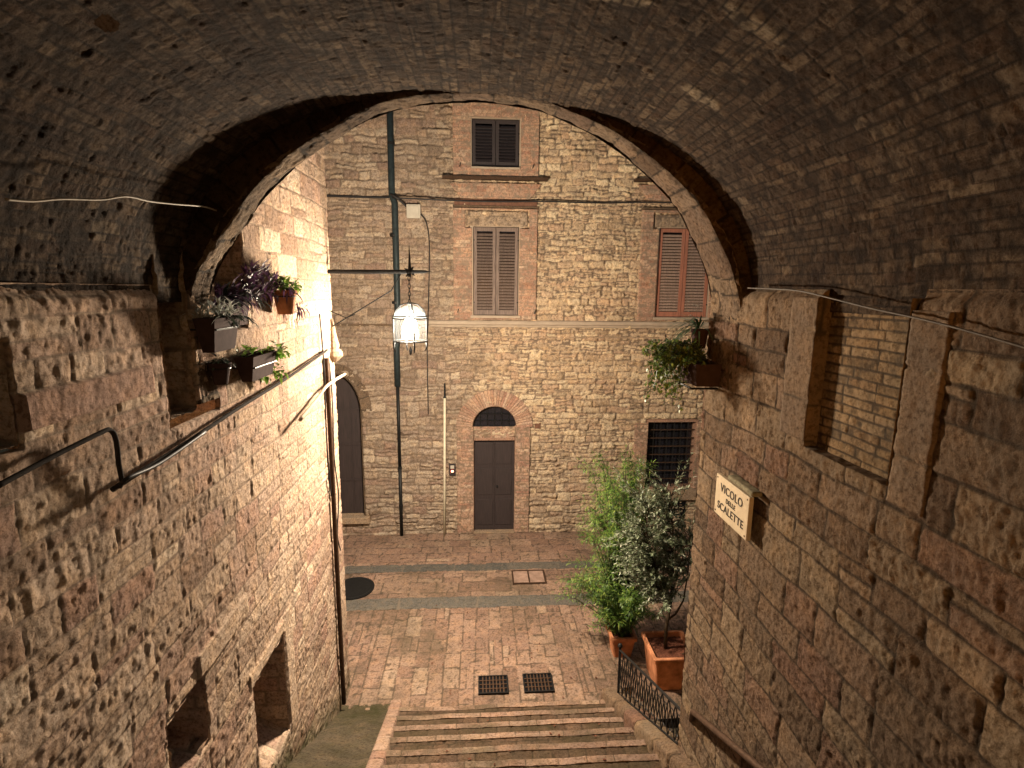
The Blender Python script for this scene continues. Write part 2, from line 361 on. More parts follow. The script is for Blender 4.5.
def relief(S, T, m, seed, bulge=.02, rough=.012, rs=16, tilt=.008, off=.01, pit=.5):
    h = m['stone']*(bulge*(.45+.9*m['r2']) + off*(m['r3']-.5)*2 + tilt*(m['lx']*(m['r4']-.5)+m['ly']*(m['r3']-.5))*2)
    h = h + m['stone']*rough*((1-pit)*fbm(S*rs, T*rs, seed+9, 4, .6) + pit*ridged(S*rs*.8, T*rs*.8, seed+13, 3))
    return h + .004*fbm(S*9, T*9, seed+21, 3)
def hammered(S, T, m, seed, bulge, k=1.0, joint=.006, tilt=.005, off=.006):
    ph = m['id']*37                                   # every stone tooled a little differently
    ph = 0*ph
    h = m['stone']*(joint + bulge*(.3+.9*m['r2']) + off*(m['r3']-.5)*2 + tilt*(m['lx']*(m['r4']-.5)+m['ly']*(m['r3']-.5))*2)
    t = .0022*ridged(S*38, T*16, seed, 2) + .0036*fbm(S*62, T*34, seed+31, 2) + .0016*fbm(S*11, T*9, seed+41, 2)
    amp = .35 + .65*m['stone']*(.45+1.1*m['r4'])
    return h + k*amp*t + .004*fbm(S*2, T*2, seed+51, 2)
def attrs_of(m, **k): return dict(rnd=m['id'], mort=m['mort'], **k)

XL, XR = -1.74, 1.70
def onleft(S, T, h): return (XL+h, S, T)
def onright(S, T, h): return (XR-h, S, T)
YF = 11.0
def onfac(S, T, h, y=YF): return (S, y-h, T)
def onground(S, T, h): return (S, T, h)
def rect(S, T, a, b, c, d): return (S > a) & (S < b) & (T > c) & (T < d)

RISE, TREAD, Y1ST = .205, .365, 5.83
def slope_z(y): return np.maximum(0, (6.10-y))*RISE/TREAD

# ================================================================== LEFT WALL
LW = empty('stone_wall', (XL, 3.0, 0), 'lamplit rough pinkish stone side wall with two small dark openings at its foot, left of the stairs', 'wall')
S, T = grid(1.1, 6.5, -.1, 7.8, .0105)
m = masonry(S, T, (.13, .23), (.14, .40), 11, joint=.007, rnd_=.012, warp=.026, split=.25, jn=.006, rr=.007)
h = hammered(S, T, m, 100, .005, 1.45, joint=.007, tilt=.003, off=.003)
rn = m['id'].copy(); mo = m['mort'].copy()
# smoother dressed band under the blocked niche
def smooth_band(h, rn, mo, k, base, val, seed):
    hh = base + .006*fbm(S*9, T*14, seed, 4) + .003*ridged(S*30, T*20, seed+1, 2); h[k] = hh[k]; rn[k] = val; mo[k] = 0
band = rect(S, T, 1.9, 2.88, 4.72, 4.86); smooth_band(h, rn, mo, band, .035, .75, 41)
bm = masonry(S, T, (.055, .075), (.15, .26), 77, joint=.006, rnd_=.012, warp=.01, split=0)
h = h - .05*sstep(T, 5.20, 5.285)*(S < 3.34)*(T < 5.6)
k = rect(S, T, 2.05, 2.42, 9, 9.1); hb = -.012 + bm['stone']*.02*(.6+bm['r2']) + .003*fbm(S*30, T*30, 43, 3); h[k] = hb[k]; rn[k] = bm['id'][k]; mo[k] = bm['mort'][k]
k = rect(S, T, 3.05, 3.75, 2.86, 3.03); smooth_band(h, rn, mo, k, .02, .4, 45)
k = rect(S, T, 4.42, 4.60, 1.2, 2.4) | rect(S, T, 3.70, 4.6, 2.24, 2.36); smooth_band(h, rn, mo, k, .012, .5, 46)
keep = ~rect(S, T, 3.76, 4.38, 1.28, 2.24)           # lower window
keep &= ~rect(S, T, 2.70, 3.10, 2.38, 2.86)          # second window
keep &= ~rect(S, T, 1.25, 2.06, 4.66, 5.06)          # dark niche at the picture's edge
keep &= ~(rect(S, T, 3.04, 3.34, 4.52, 9) | rect(S, T, 3.04, 3.60, 4.47, 4.56))   # slot beside the arch foot
keep &= ~((S < 3.34) & (T > 5.285))
keep &= ~rect(S, T, 3.68, 4.14, 4.98, 6.6)           # deep niche with the trough
keep &= T > slope_z(S)-.12
mossy0 = 1
mossy = np.clip(1-(T-slope_z(S))/.35, 0, 1)*.8
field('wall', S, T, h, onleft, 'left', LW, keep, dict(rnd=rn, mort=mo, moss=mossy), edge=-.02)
S, T = grid(-.6, 1.1, 2.0, 5.28, .03); m = masonry(S, T, (.13, .23), (.14, .40), 12)
field('near_end', S, T, relief(S, T, m, 12, .01, .01), onleft, 'left', LW, None, attrs_of(m, moss=0*S))
S, T = grid(3.6, 6.5, 7.8, 9.0, .04); m = masonry(S, T, (.13, .23), (.14, .40), 13)
field('upper_wall', S, T, relief(S, T, m, 13, .01, .01), onleft, 'left', LW, None, attrs_of(m, moss=0*S))

def recess(name, y0, y1, z0, z1, depth, mat, parent, x=XL, sgn=-1, sill_slope=0, back='black', jambmat=None):
    b = MB(); xx = x - sgn*.0; xb = x + sgn*depth; t = .06
    b.add([(xx, y0, z0), (xb, y0, z0+sill_slope), (xb, y0, z1), (xx, y0, z1)], [(0, 1, 2, 3)])
    b.add([(xx, y1, z0), (xb, y1, z0+sill_slope), (xb, y1, z1), (xx, y1, z1)], [(0, 1, 2, 3)])
    b.add([(xx, y0, z1), (xb, y0, z1), (xb, y1, z1), (xx, y1, z1)], [(0, 1, 2, 3)])
    b.add([(xx, y0, z0), (xb, y0, z0+sill_slope), (xb, y1, z0+sill_slope), (xx, y1, z0)], [(0, 1, 2, 3)])
    b.build(name, mat, parent)
    p = MB().add([(xb, y0, z0), (xb, y1, z0), (xb, y1, z1), (xb, y0, z1)], [(0, 1, 2, 3)]); return p.build(name+'_back', back, parent)
def recess_stone(name, y0, y1, z0, z1, depth, seed, parent, sill=0):
    """rough reveals of an opening in the left wall"""
    rows = (.09, .15)
    def rev(nm, S, T, fn, sd):
        m_ = masonry(S, T, rows, (.15, .3), sd, joint=.007, rnd_=.014, warp=.012)
        field(nm, S, T, relief(S, T, m_, sd, .010, .008, 18), fn, 'left', parent, None, attrs_of(m_, moss=0*S))
    S1, T1 = grid(0, depth, z0, z1, .02)
    rev('reveal', S1, T1, lambda s, t, h: (XL-s, y0+h, t), seed); rev('reveal', S1, T1, lambda s, t, h: (XL-s, y1-h, t), seed+1)
    S2, T2 = grid(0, depth, y0, y1, .02)
    rev('sill', S2, T2, lambda s, t, h: (XL-s, t, z0+h+sill*s), seed+2); rev('reveal', S2, T2, lambda s, t, h: (XL-s, t, z1-h), seed+3)
    S3, T3 = grid(y0, y1, z0, z1, .02); rev('back_wall', S3, T3, lambda s, t, h: (XL-depth+h, s, t), seed+4)
recess_stone('a', 3.76, 4.38, 1.28, 2.24, .45, 201, LW, .6)
recess_stone('b', 2.70, 3.10, 2.38, 2.86, .4, 211, LW, .3)
recess_stone('c', 1.25, 2.06, 4.66, 5.06, .4, 221, LW)
recess_stone('d', 3.68, 4.14, 4.98, 6.6, .55, 231, LW)
recess_stone('e', 3.04, 3.34, 4.52, 5.75, .34, 241, LW)
# end of the wall: the corner face and the street side
S, T = grid(0, 3.2, -.1, 8.9, .03)
m = masonry(S, T, (.16, .26), (.2, .45), 61, warp=.03); h = relief(S, T, m, 61, .015, .01)
field('corner_face', S, T, h, lambda s, t, h: (XL-s, 6.5+h, t), 'left', LW, None, attrs_of(m, moss=0*S), edge=-.0)

# ================================================================== RIGHT WALL
RW = empty('stone_wall', (XR, 2.0, 0), 'dim brown rough-hewn stone side wall with a bricked-up window, right of the stairs', 'wall')
S, T = grid(1.1, 3.84, .9, 5.29, .0092)
m = masonry(S, T, (.13, .23), (.16, .40), 23, joint=.009, rnd_=.016, warp=.028, split=.14, rr=.009, jn=.007)
h = hammered(S, T, m, 300, .006, 2.7, joint=.011, tilt=.006, off=.006)
h = h - .04*sstep(T, 5.23, 5.29)
PZ0, PZ1, PY0, PY1 = 4.49, 5.215, 1.99, 2.56
keep = ~rect(S, T, PY0, PY1, PZ0, PZ1+.2)
keep &= T > slope_z(S)-.25
far = S > 2.95
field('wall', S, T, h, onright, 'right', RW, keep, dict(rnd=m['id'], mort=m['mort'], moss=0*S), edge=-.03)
S, T = grid(-.6, 1.1, 2.0, 5.29, .03); m = masonry(S, T, (.17, .29), (.22, .5), 24)
field('near_end', S, T, relief(S, T, m, 12, .02, .01), onright, 'right', RW, None, attrs_of(m, moss=0*S))
S, T = grid(1.1, 3.84, -.1, .9, .03); m = masonry(S, T, (.17, .29), (.22, .5), 25)
field('wall_foot', S, T, relief(S, T, m, 12, .02, .01), onright, 'right', RW, None, attrs_of(m, moss=0*S))
S, T = grid(PY0-.02, PY1+.02, PZ0-.02, PZ1+.04, .005)
m = masonry(S, T, (.043, .052), (.15, .20), 31, joint=.007, rnd_=.007, warp=.012, split=0, jn=.005, rr=.005)
h = m['stone']*.009*(.5+.9*m['r2']) + .002*fbm(S*40, T*40, 5, 3)
field('brick_infill', S, T, h-.05, onright, 'infill', RW, None, attrs_of(m))
def slab(name, y0, y1, z0, z1, x, thick, seed, mat='jamb', parent=RW, sgn=-1, res=.0125, rg=.006):
    S, T = grid(y0, y1, z0, z1, res); m_ = masonry(S, T, (.3, .42), (5, 6), seed, joint=.004, rnd_=.012, warp=.004, split=0, jn=.002)
    h = thick + m_['stone']*.006 + rg*fbm(S*22, T*22, seed, 4, .65) + .3*rg*ridged(S*45, T*45, seed, 2)
    return field(name, S, T, h, (onright if sgn < 0 else onleft), mat, parent, None, attrs_of(m_, moss=0*S), edge=-.06)
slab('stone_jamb', PY1-.004, 2.80, 4.50, 5.26, XR, .012, 501)
slab('stone_jamb', 1.80, PY0+.004, 4.42, 5.22, XR, .010, 502, rg=.010)
S, T = grid(0, .10, PZ0, PZ1+.04, .0125)
for yy, sg in ((PY1, -1), (PY0, 1)):
    mm = masonry(S, T, (.3, .4), (1, 2), 12); field('reveal', S, T, .002*fbm(S*30, T*30, 4, 3), lambda s, t, h, yy=yy, sg=sg: (XR-.02+s, yy+sg*h, t), 'jamb', RW, None, attrs_of(mm))
S, T = grid(PY0, PY1, 0, .12, .0125); mm = masonry(S, T, (.3, .4), (1, 2), 12)
field('sill', S, T, .004*fbm(S*20, T*20, 4, 3), lambda s, t, h: (XR-.02+t, s, PZ0+h), 'jamb', RW, None, attrs_of(mm))
# the return of this wall along the street
S, T = grid(0, 5.0, -.1, 8.9, .03)
m = masonry(S, T, (.16, .26), (.2, .45), 62, warp=.03); h = relief(S, T, m, 62, .015, .01)
kp = ~((S < .15) & (T > 5.1))
field('corner_face', S, T, h, lambda s, t, h: (XR+s, 3.84+h, t), 'right', RW, kp, attrs_of(m, moss=0*S))

# ================================================================== ARCH RING
near_px = [(187,330),(187,303),(192,283),(200,263),(215,240),(230,218),(247,193),(265,175),(280,160),(300,145),(325,130),(356,111),(386,100),(419,94),(460,92),(500,93),(545,99),(580,114),(610,127),(640,147),(670,171),(700,201),(718,234),(733,267),(741,300),(743,320)]
YA = 3.35
prof = [(at(x, y, 1, YA).x, at(x, y, 1, YA).z) for x, y in near_px]
prof = [(XL+.01, 4.55), (XL-.0, 4.8)] + prof + [(XR-.01, 4.85), (XR-.0, 4.5)]
prof = np.array(prof); seg = np.r_[0, np.cumsum(np.hypot(*np.diff(prof, axis=0).T))]
def smooth(a, n=5):
    for _ in range(n): a[1:-1] = (a[:-2]+2*a[1:-1]+a[2:])/4
    return a
NT = 560
tt = np.linspace(0, seg[-1], NT); px_ = smooth(np.interp(tt, seg, prof[:, 0]), 60); pz_ = smooth(np.interp(tt, seg, prof[:, 1]), 60)
dxx = np.gradient(px_); dzz = np.gradient(pz_); ln = np.hypot(dxx, dzz); nx, nz = dzz/ln, -dxx/ln      # inward normal
f = tt/tt[-1]
thick = np.interp(f, [0, .15, .3, .5, .62, .8, .9, 1], [.27, .27, .24, .19, .26, .42, .46, .48])
AR = empty('stone_arch', (0, YA, EYE), 'arch of long wedge stones framing the lit street at the end of the vault', 'arch')
S, T = grid(0, 1, 0, tt[-1], .011)
ti = np.clip((T/tt[-1]*(NT-1)), 0, NT-1.001); i0 = ti.astype(int); fr = ti-i0
lerp = lambda a: a[i0]*(1-fr)+a[i0+1]*fr
S, T = np.meshgrid(np.linspace(0, 1, 36), np.linspace(0, tt[-1], 480), indexing='ij')
ti = np.clip((T/tt[-1]*(NT-1)), 0, NT-1.001); i0 = ti.astype(int); fr = ti-i0
PX, PZ, NX, NZ, TH = map(lerp, (px_, pz_, nx, nz, thick))
SS = S*TH
m = masonry(SS+5, T, (.11, .26), (.28, .60), 71, joint=.010, rnd_=.016, warp=.03, split=0, jn=.014, rr=.010)
h = m['stone']*(.020*(m['r2']-.3)) + .006*fbm(SS*22, T*16, 72, 3) + .014*fbm(SS*5, T*5, 74, 2) + .003*ridged(SS*30, T*20, 73, 2)
wob_ = 1+.8*fbm(T*7, T*0+3, 79, 3); h = h - .03*wob_*np.exp(-SS/.02) - .03*wob_*np.exp(-(TH-SS)/.02)
field('intrados', S, T, h, lambda s, t, hh: (PX+NX*hh, YA+SS, PZ+NZ*hh), 'ring', AR, None, attrs_of(m))
def annulus(name, y, sgn, w_, seed, off=-.03):
    S, T = np.meshgrid(np.linspace(0, 1, 28), np.linspace(0, tt[-1], 480), indexing='ij')
    yy = y if np.isscalar(y) else y
    m_ = masonry(S*w_+5, T, (.11, .24), (.2, .5), 72, joint=.008, rnd_=.014, warp=.03, split=.1, jn=.012, rr=.01)
    hh = m_['stone']*.012*(m_['r2']) + .006*fbm(S*w_*25, T*25, seed, 4) - .02*np.exp(-S*w_/.02)
    return field(name, S, T, hh, lambda s, t, h_: (PXa(t)-NXa(t)*(s*w_-off), (YA if y is None else YA+THa(t)) + sgn*h_, PZa(t)-NZa(t)*(s*w_-off)), 'vault', AR, None, attrs_of(m_))
itp = lambda a: (lambda t: np.interp(t, tt, a))
PXa, PZa, NXa, NZa, THa = map(itp, (px_, pz_, nx, nz, thick))
annulus('front_face', None, -1, .45, 75, off=0.0); annulus('outer_face', 1, 1, .5, 76, off=0.0)  # front face in darker vault stone: its shade is put into the colour

# ================================================================== VAULT
VT = empty('stone_vault', (0, 1, EYE), 'barrel vault of small rough dark stones overhead, its crown lost in darkness', 'vault')
a_, b_, z0_ = 1.775, 1.22, EYE-.09
th = np.linspace(0, math.pi, 721); pw = np.where(th < math.pi/2, .88, .97); aw = np.where(th < math.pi/2, 1.775, 1.745)
# a slightly flattened section, irregular like rubble work
ex = np.sign(np.cos(th))*np.abs(np.cos(th))**pw; ez = np.abs(np.sin(th))**np.where(th < math.pi/2, .90, .97)
vx = -aw*ex; vz = z0_ + b_*ez
vs_ = np.r_[0, np.cumsum(np.hypot(np.diff(vx), np.diff(vz)))]; VL = vs_[-1]
S, T = grid(.35, 3.37, 0, VL, .0095)
vX = np.interp(T, vs_, vx); vZ = np.interp(T, vs_, vz)
g1 = np.gradient(vx, vs_); g2 = np.gradient(vz, vs_); nX = np.interp(T, vs_, g2); nZ = -np.interp(T, vs_, g1)
nl = np.hypot(nX, nZ); nX /= nl; nZ /= nl
m = masonry(S, T, (.034, .066), (.07, .20), 81, joint=.006, rnd_=.010, warp=.030, wf=2.2, split=.05, jn=.005, rr=.004)
h = hammered(S, T, m, 400, .007, 2.2, joint=.007, tilt=.004, off=.005)
h += .014*fbm(S*1.7, T*1.7, 88, 3)
hole = ((S-2.02)**2/.0016 + (T-1.15)**2/.0007) < 1
keepv = ~hole
# a band of pale mortar smears near the crown
VST = (S, T, vX, vZ, nX, nZ, h, keepv, m)
# pale remnants of old plaster left on the crown
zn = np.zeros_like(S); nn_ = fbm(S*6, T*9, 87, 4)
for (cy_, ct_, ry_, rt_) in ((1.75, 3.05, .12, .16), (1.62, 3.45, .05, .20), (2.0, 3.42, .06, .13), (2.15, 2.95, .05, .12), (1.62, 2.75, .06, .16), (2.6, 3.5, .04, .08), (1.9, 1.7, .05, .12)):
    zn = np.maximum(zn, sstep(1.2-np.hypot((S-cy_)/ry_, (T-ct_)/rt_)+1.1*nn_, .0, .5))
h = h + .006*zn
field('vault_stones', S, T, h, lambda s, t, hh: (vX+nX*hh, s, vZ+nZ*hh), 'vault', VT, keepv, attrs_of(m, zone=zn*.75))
S, T = grid(-.9, .35, 0, VL, .03)
vX = np.interp(T, vs_, vx); vZ = np.interp(T, vs_, vz); nX = np.interp(T, vs_, g2); nZ = -np.interp(T, vs_, g1)
nl = np.hypot(nX, nZ); nX /= nl; nZ /= nl; m = masonry(S, T, (.055, .115), (.12, .30), 82)
field('vault_near_end', S, T, relief(S, T, m, 12, .012, .01), lambda s, t, hh: (vX+nX*hh, s, vZ+nZ*hh), 'vault', VT, None, attrs_of(m))
# springing ledge stones and the filled back of the vault
b = MB()
sec = [(XL-.9, EYE-.3), (XL-.9, EYE+3.4), (XR+.9, EYE+3.4), (XR+.9, EYE-.3)]
b.add([(x, -.9, z) for x, z in sec]+[(x, 3.36, z) for x, z in sec], [(0, 1, 5, 4), (1, 2, 6, 5), (2, 3, 7, 6)])
b.build('vault_fill', 'black', VT)  # black colour stands in for the shade inside the vault hole
# wall above the arch on the street side
b = MB(); n_ = 60; T_ = np.linspace(0, tt[-1], n_)
for i in range(n_-1):
    q = []
    for t in (T_[i], T_[i+1]):
        x, z = PXa(t)-NXa(t)*.3, PZa(t)-NZa(t)*.3; o_ = np.array([x-0, z-(EYE-.5)]); o_ = o_/np.hypot(*o_)*9
        q += [(x, YA+THa(t)-.01, z), (max(XL-.6, min(8, x+o_[0])), YA+THa(t)-.01, min(9.2, max(3.0, z+o_[1])))]
    b.add(q, [(0, 1, 3, 2)])
b.build('street_wall', 'left', VT)

# ================================================================== STAIRS AND GROUND
def struct(o): o['kind'] = 'structure'; return o
ST = struct(empty('stairs', (0, Y1ST, 0)))
def xl_(y): return -1.00 + (6.1-y)*.075
xr = 1.62
NSTEP = 19
for i in range(NSTEP):
    yf = Y1ST - i*TREAD; z = RISE*(i+1); yb = yf - TREAD - .03
    x0 = xl_(yf)
    # brick nosing: a rounded course of bricks set on edge
    S, T = grid(x0, xr, 0, .30, .009 if i < 7 else .02)
    m = masonry(T+.0, S, (.24, .30) , (5, 6), 900+i, joint=.004, rnd_=.008, warp=.003, split=0, jn=.002)
    # s across, t = distance over the edge: 0..0.19 riser upward, then over the top
    NOS = .075
    rr = .015
    tt_ = T
    yy = np.where(tt_ < .19, 0, -(tt_-.19)); zz = np.where(tt_ < .19, tt_-.19, 0)
    c = np.clip((tt_-.175)/.03, 0, 1)*math.pi/2
    inr = (tt_ >= .175) & (tt_ <= .205)
    yy = np.where(inr, -rr+rr*np.cos(c), yy); zz = np.where(inr, -rr+rr*np.sin(c), zz)
    wob = .012*fbm(S*3, 0*S+i*3.1, 910, 3)
    hh = .0035*fbm(S*30, T*30, 920+i, 3)-.004*m['mort']
    k = T <= .19+NOS+.001
    field('nosing', S, T, hh, lambda s, t, h_: (s, yf+yy+wob, z+zz+h_+.5*wob), 'pave', ST, k, dict(rnd=m['id'], mort=m['mort'], moss=np.clip(.45+.7*fbm(S*2.5, T*6, 930+i, 3), 0, .85)))
    S, T = grid(x0, xr, yb, yf-NOS+.004, .014 if i < 7 else .04)
    m = masonry(S, T, (.3, .4), (.10, .16), 950+i, joint=.006, rnd_=.01, warp=.01, split=0)
    hh = -.012 + m['stone']*.004 + .006*fbm(S*20, T*20, 960+i, 4)
    field('tread', S, T, hh, lambda s, t, h_: (s, t, z+h_), 'tread', ST, None, dict(rnd=m['id'], mort=m['mort'], moss=np.clip(.55+.7*fbm(S*3, T*3, 970+i, 3), 0, .95)))

# ramp of mossy mortar and its brick edging
RP = struct(empty('ramp', (-1.4, 5, 0)))
S, T = grid(0, 1, -1.2, 6.12, .02)
S, T = np.meshgrid(np.linspace(0, 1, 40), np.linspace(-1.2, 6.12, 340), indexing='ij')
h = .03*fbm(S*1.5, T*2, 31, 4) + .014*fbm(S*10, T*14, 32, 4)
field('ramp', S, T, h, lambda s, t, h_: (XL-.03+s*(xl_(t)-.1-XL+.05), t, np.maximum(.012, (6.10-t)*RISE/TREAD-.03)+h_), 'ramp', RP, None, dict(rnd=.5+0*S, mort=0*S, moss=np.clip(.45+.9*fbm(S*3, T*2.5, 33, 4), 0, 1)))
S, T = np.meshgrid(np.linspace(0, 1, 14), np.linspace(-1.2, 6.14, 560), indexing='ij')
m = masonry(S*.13, T, (.20, .28), (4, 5), 35, joint=.006, rnd_=.01, warp=.004, split=0)
e_ = np.minimum(S, 1-S); h = m['stone']*.012 + .004*fbm(S*3, T*25, 36, 3) - .04*np.exp(-e_/.06)
field('brick_edging', S, T, h, lambda s, t, h_: (xl_(t)-.14+s*.16, t, np.maximum(.01, (6.10-t)*RISE/TREAD)+.035+h_), 'pave', RP, None, dict(rnd=.3+.7*m['id'], mort=m['mort'], moss=0*S), edge=-.12)

# street paving
GR = struct(empty('street', (0, 8, 0)))
def pave(name, x0, x1, y0, y1, seed, rows, widths, along_y, res, mat='pave', zoff=0, mossk=0.25, bul=.008):
    S, T = grid(x0, x1, y0, y1, res)
    a, b2 = (T, S) if along_y else (S, T)
    m = masonry(a, b2, rows, widths, seed, rr=.008, joint=.009, rnd_=.018, warp=.035, wf=1.5, split=.12, jn=.012)
    h = zoff + m['stone']*bul*(.4+1.6*m['r2']) + .008*fbm(S*12, T*12, seed, 4) + .010*fbm(S*.9, T*.9, seed+3, 2) + m['stone']*.004*(m['lx']*(m['r3']-.5))
    return field(name, S, T, h, onground, mat, GR, None, dict(rnd=m['id'], mort=m['mort'], moss=np.clip(mossk+.6*fbm(S*1.5, T*1.5, seed+6, 3)+ (0 if mat == 'gutter' else .55*np.exp(-np.abs(T-5.9)/.12)), 0, .85)))
pave('paving', -4.6, 6.2, 5.70, 8.19, 41, (.17, .25), (.16, .46), True, .018)
pave('paving', -4.6, 6.2, 8.51, 9.40, 42, (.24, .34), (.25, .5), False, .02)
pave('paving', -4.6, 6.2, 9.62, 11.1, 43, (.25, .4), (.25, .42), False, .022, mossk=.0)
pave('gutter_strip', -4.6, 6.2, 8.18, 8.52, 44, (1.2, 1.3), (.95, 1.2), False, .02, 'gutter', .0, .0, .006)
pave('gutter_strip', -4.6, 6.2, 9.38, 9.66, 45, (1.2, 1.3), (.8, 1.0), False, .02, 'gutter', .0, .0, .006)
b = MB().add([(-60, -60, -.12), (60, -60, -.12), (60, 60, -.12), (-60, 60, -.12)], [(0, 1, 2, 3)])
struct(b.build('ground', 'ramp'))
tag(SC.objects['ground'], kind='structure')

# drain grates
def grate(x0, x1, y0, y1, label):
    g = empty('drain_grate', ((x0+x1)/2, (y0+y1)/2, .01), label, 'drain grate', 'drain grates above the steps')
    MB().add([(x0, y0, .016), (x1, y0, .016), (x1, y1, .016), (x0, y1, .016)], [(0, 1, 2, 3)]).build('pit', 'black', g)
    b = MB(); w_ = .016
    b.box((x0-w_, y0-w_, .010), (x1+w_, y0, .034)); b.box((x0-w_, y1, .010), (x1+w_, y1+w_, .034)); b.box((x0-w_, y0, .010), (x0, y1, .034)); b.box((x1, y0, .010), (x1+w_, y1, .034))
    b.build('frame', 'iron', g)
    b = MB(); n = 8
    for i in range(1, n): x = x0+(x1-x0)*i/n; b.box((x-.008, y0, .018), (x+.008, y1, .030))
    for i in range(1, 4): y = y0+(y1-y0)*i/4; b.box((x0, y-.007, .0175), (x1, y+.007, .0295))
    b.build('bars', 'rust', g)
grate(.01, .38, 6.22, 6.52, 'square iron drain grate on the left, just beyond the top of the steps')
grate(.62, .99, 6.22, 6.53, 'square iron drain grate on the right, just beyond the top of the steps')
# small paved inspection cover
g = empty('inspection_cover', (.93, 9.1, 0), 'rectangular inspection cover outlined in iron and filled with paving, between the grey gutter strips', 'manhole')
b = MB(); x0, x1, y0, y1 = .62, 1.24, 8.86, 9.32
for a, c in (((x0, y0), (x1, y0+.025)), ((x0, y1-.025), (x1, y1)), ((x0, y0+.026), (x0+.025, y1-.026)), ((x1-.025, y0+.026), (x1, y1-.026)), (((x0+x1)/2-.01, y0+.026), ((x0+x1)/2+.01, y1-.026))):
    b.box((a[0], a[1], -.01), (c[0], c[1], .030))
b.build('frame', 'rust', g)
b = MB(); b.box((x0+.03, y0+.03, -.01), ((x0+x1)/2-.015, y1-.03, .024)); b.box(((x0+x1)/2+.015, y0+.03, -.01), (x1-.03, y1-.03, .024)); b.build('paving_fill', 'slab', g)
g = MB().lathe((-2.22, 8.86, 0), [(.36, .0), (.36, .022), (.33, .026), (.30, .020), (.02, .020)], 32).build('manhole_cover', 'iron')
tag(g, 'round dark iron manhole cover half hidden behind the corner of the left wall', 'manhole')

# ================================================================== HOUSE ACROSS THE STREET
HS = empty('stone_house', (1, YF, 0), 'tall lamplit rubble stone house across the street, with brick window surrounds and an arched doorway', 'house')
S, T = grid(-4.4, 6.6, -.08, 9.5, .019)
ma = masonry(S, T, (.07, .165), (.10, .32), 51, joint=.010, rnd_=.024, warp=.055, wf=3.2, split=.34, jn=.024, rr=.020)
mb = masonry(S, T, (.10, .20), (.14, .42), 52, joint=.010, rnd_=.024, warp=.05, wf=3.0, split=.38, jn=.022, rr=.018)
low = (S+.5*fbm(S*1.5, T*1.5, 53, 3) < -.9) | (T+.7*fbm(S*1.2, T*1.2, 54, 3) < 1.4)
m = {k_: np.where(low, mb[k_], ma[k_]) for k_ in ma}
h = relief(S, T, m, 500, bulge=.034, rough=.026, rs=16, tilt=.020, off=.020, pit=.5)
h += .02*fbm(S*.8, T*.8, 55, 2)
DX0, DX1, DZ1 = -.10, .78, 2.11
W = dict(top=(-.13, .80, 7.63, 8.52), mid=(-.105, .81, 4.76, 6.51), right=(3.68, 4.78, 4.75, 6.55), grille=(3.67, 4.73, 1.0, 2.49))
BW = dict(top=(-.50, 1.19, 7.43, 8.90), mid=(-.51, 1.19, 4.66, 6.87), right=(3.29, 5.15, 4.66, 6.90), grille=(3.36, 5.04, .93, 2.49))
keep = np.ones_like(S, bool)
for q in W.values(): keep &= ~rect(S, T, q[0]-.04, q[1]+.04, q[2]-.04, q[3]+.04)
keep &= ~rect(S, T, DX0-.06, DX1+.06, -1, DZ1+.06)
cx = (DX0+DX1)/2; rad = .455
keep &= ~(((S-cx)**2+(T-2.41)**2 < (rad+.05)**2) & (T > 2.38))
AX = -2.95
keep &= ~((np.abs(S-AX) < .50) & (T > .42) & (T < 2.75+1.25*np.sqrt(np.clip(1-((S-AX)/.5)**2, 0, 1))*.62))
zone = sstep(S+.25*fbm(S*2, T*2, 5, 3), -1.15, .9)*.55 + .45*sstep(T+.4*S, 1.5, 5.0)*sstep(S, -.8, .6)  # yellower stone on the right, also lightened: stronger light put into its colour
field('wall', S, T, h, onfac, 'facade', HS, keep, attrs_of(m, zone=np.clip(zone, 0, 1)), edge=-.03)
def brickpanel(name, x0, x1, z0, z1, seed, proud=.065, mat='brick', holes=(), rows=(.062, .074), widths=(.20, .29), res=.014, poly=None):
    S, T = grid(x0, x1, z0, z1, res)
    m_ = masonry(S, T, rows, widths, seed, joint=.006, rnd_=.008, warp=.010, split=.02, jn=.006, rr=.004)
    h = proud + m_['stone']*.013*(.4+m_['r2']) + .004*fbm(S*25, T*25, seed, 3) + .008*fbm(S*2, T*2, seed, 2)
    kp = np.ones_like(S, bool)
    for q in holes: kp &= ~rect(S, T, *q)
    if poly is not None: kp &= poly(S, T)
    return field(name, S, T, h, onfac, mat, HS, kp, attrs_of(m_), edge=-.04)
brickpanel('brick_surround', *BW['top'], 601, holes=[W['top']])
brickpanel('brick_surround', *BW['mid'], 602, holes=[W['mid'], (-.25, 1.0, 6.50, 6.82)])
brickpanel('brick_surround', *BW['right'], 603, holes=[W['right'], (3.55, 4.95, 6.54, 6.82)])
brickpanel('brick_surround', *BW['grille'], 604, holes=[W['grille']], mat='pale_brick', rows=(.075, .1))
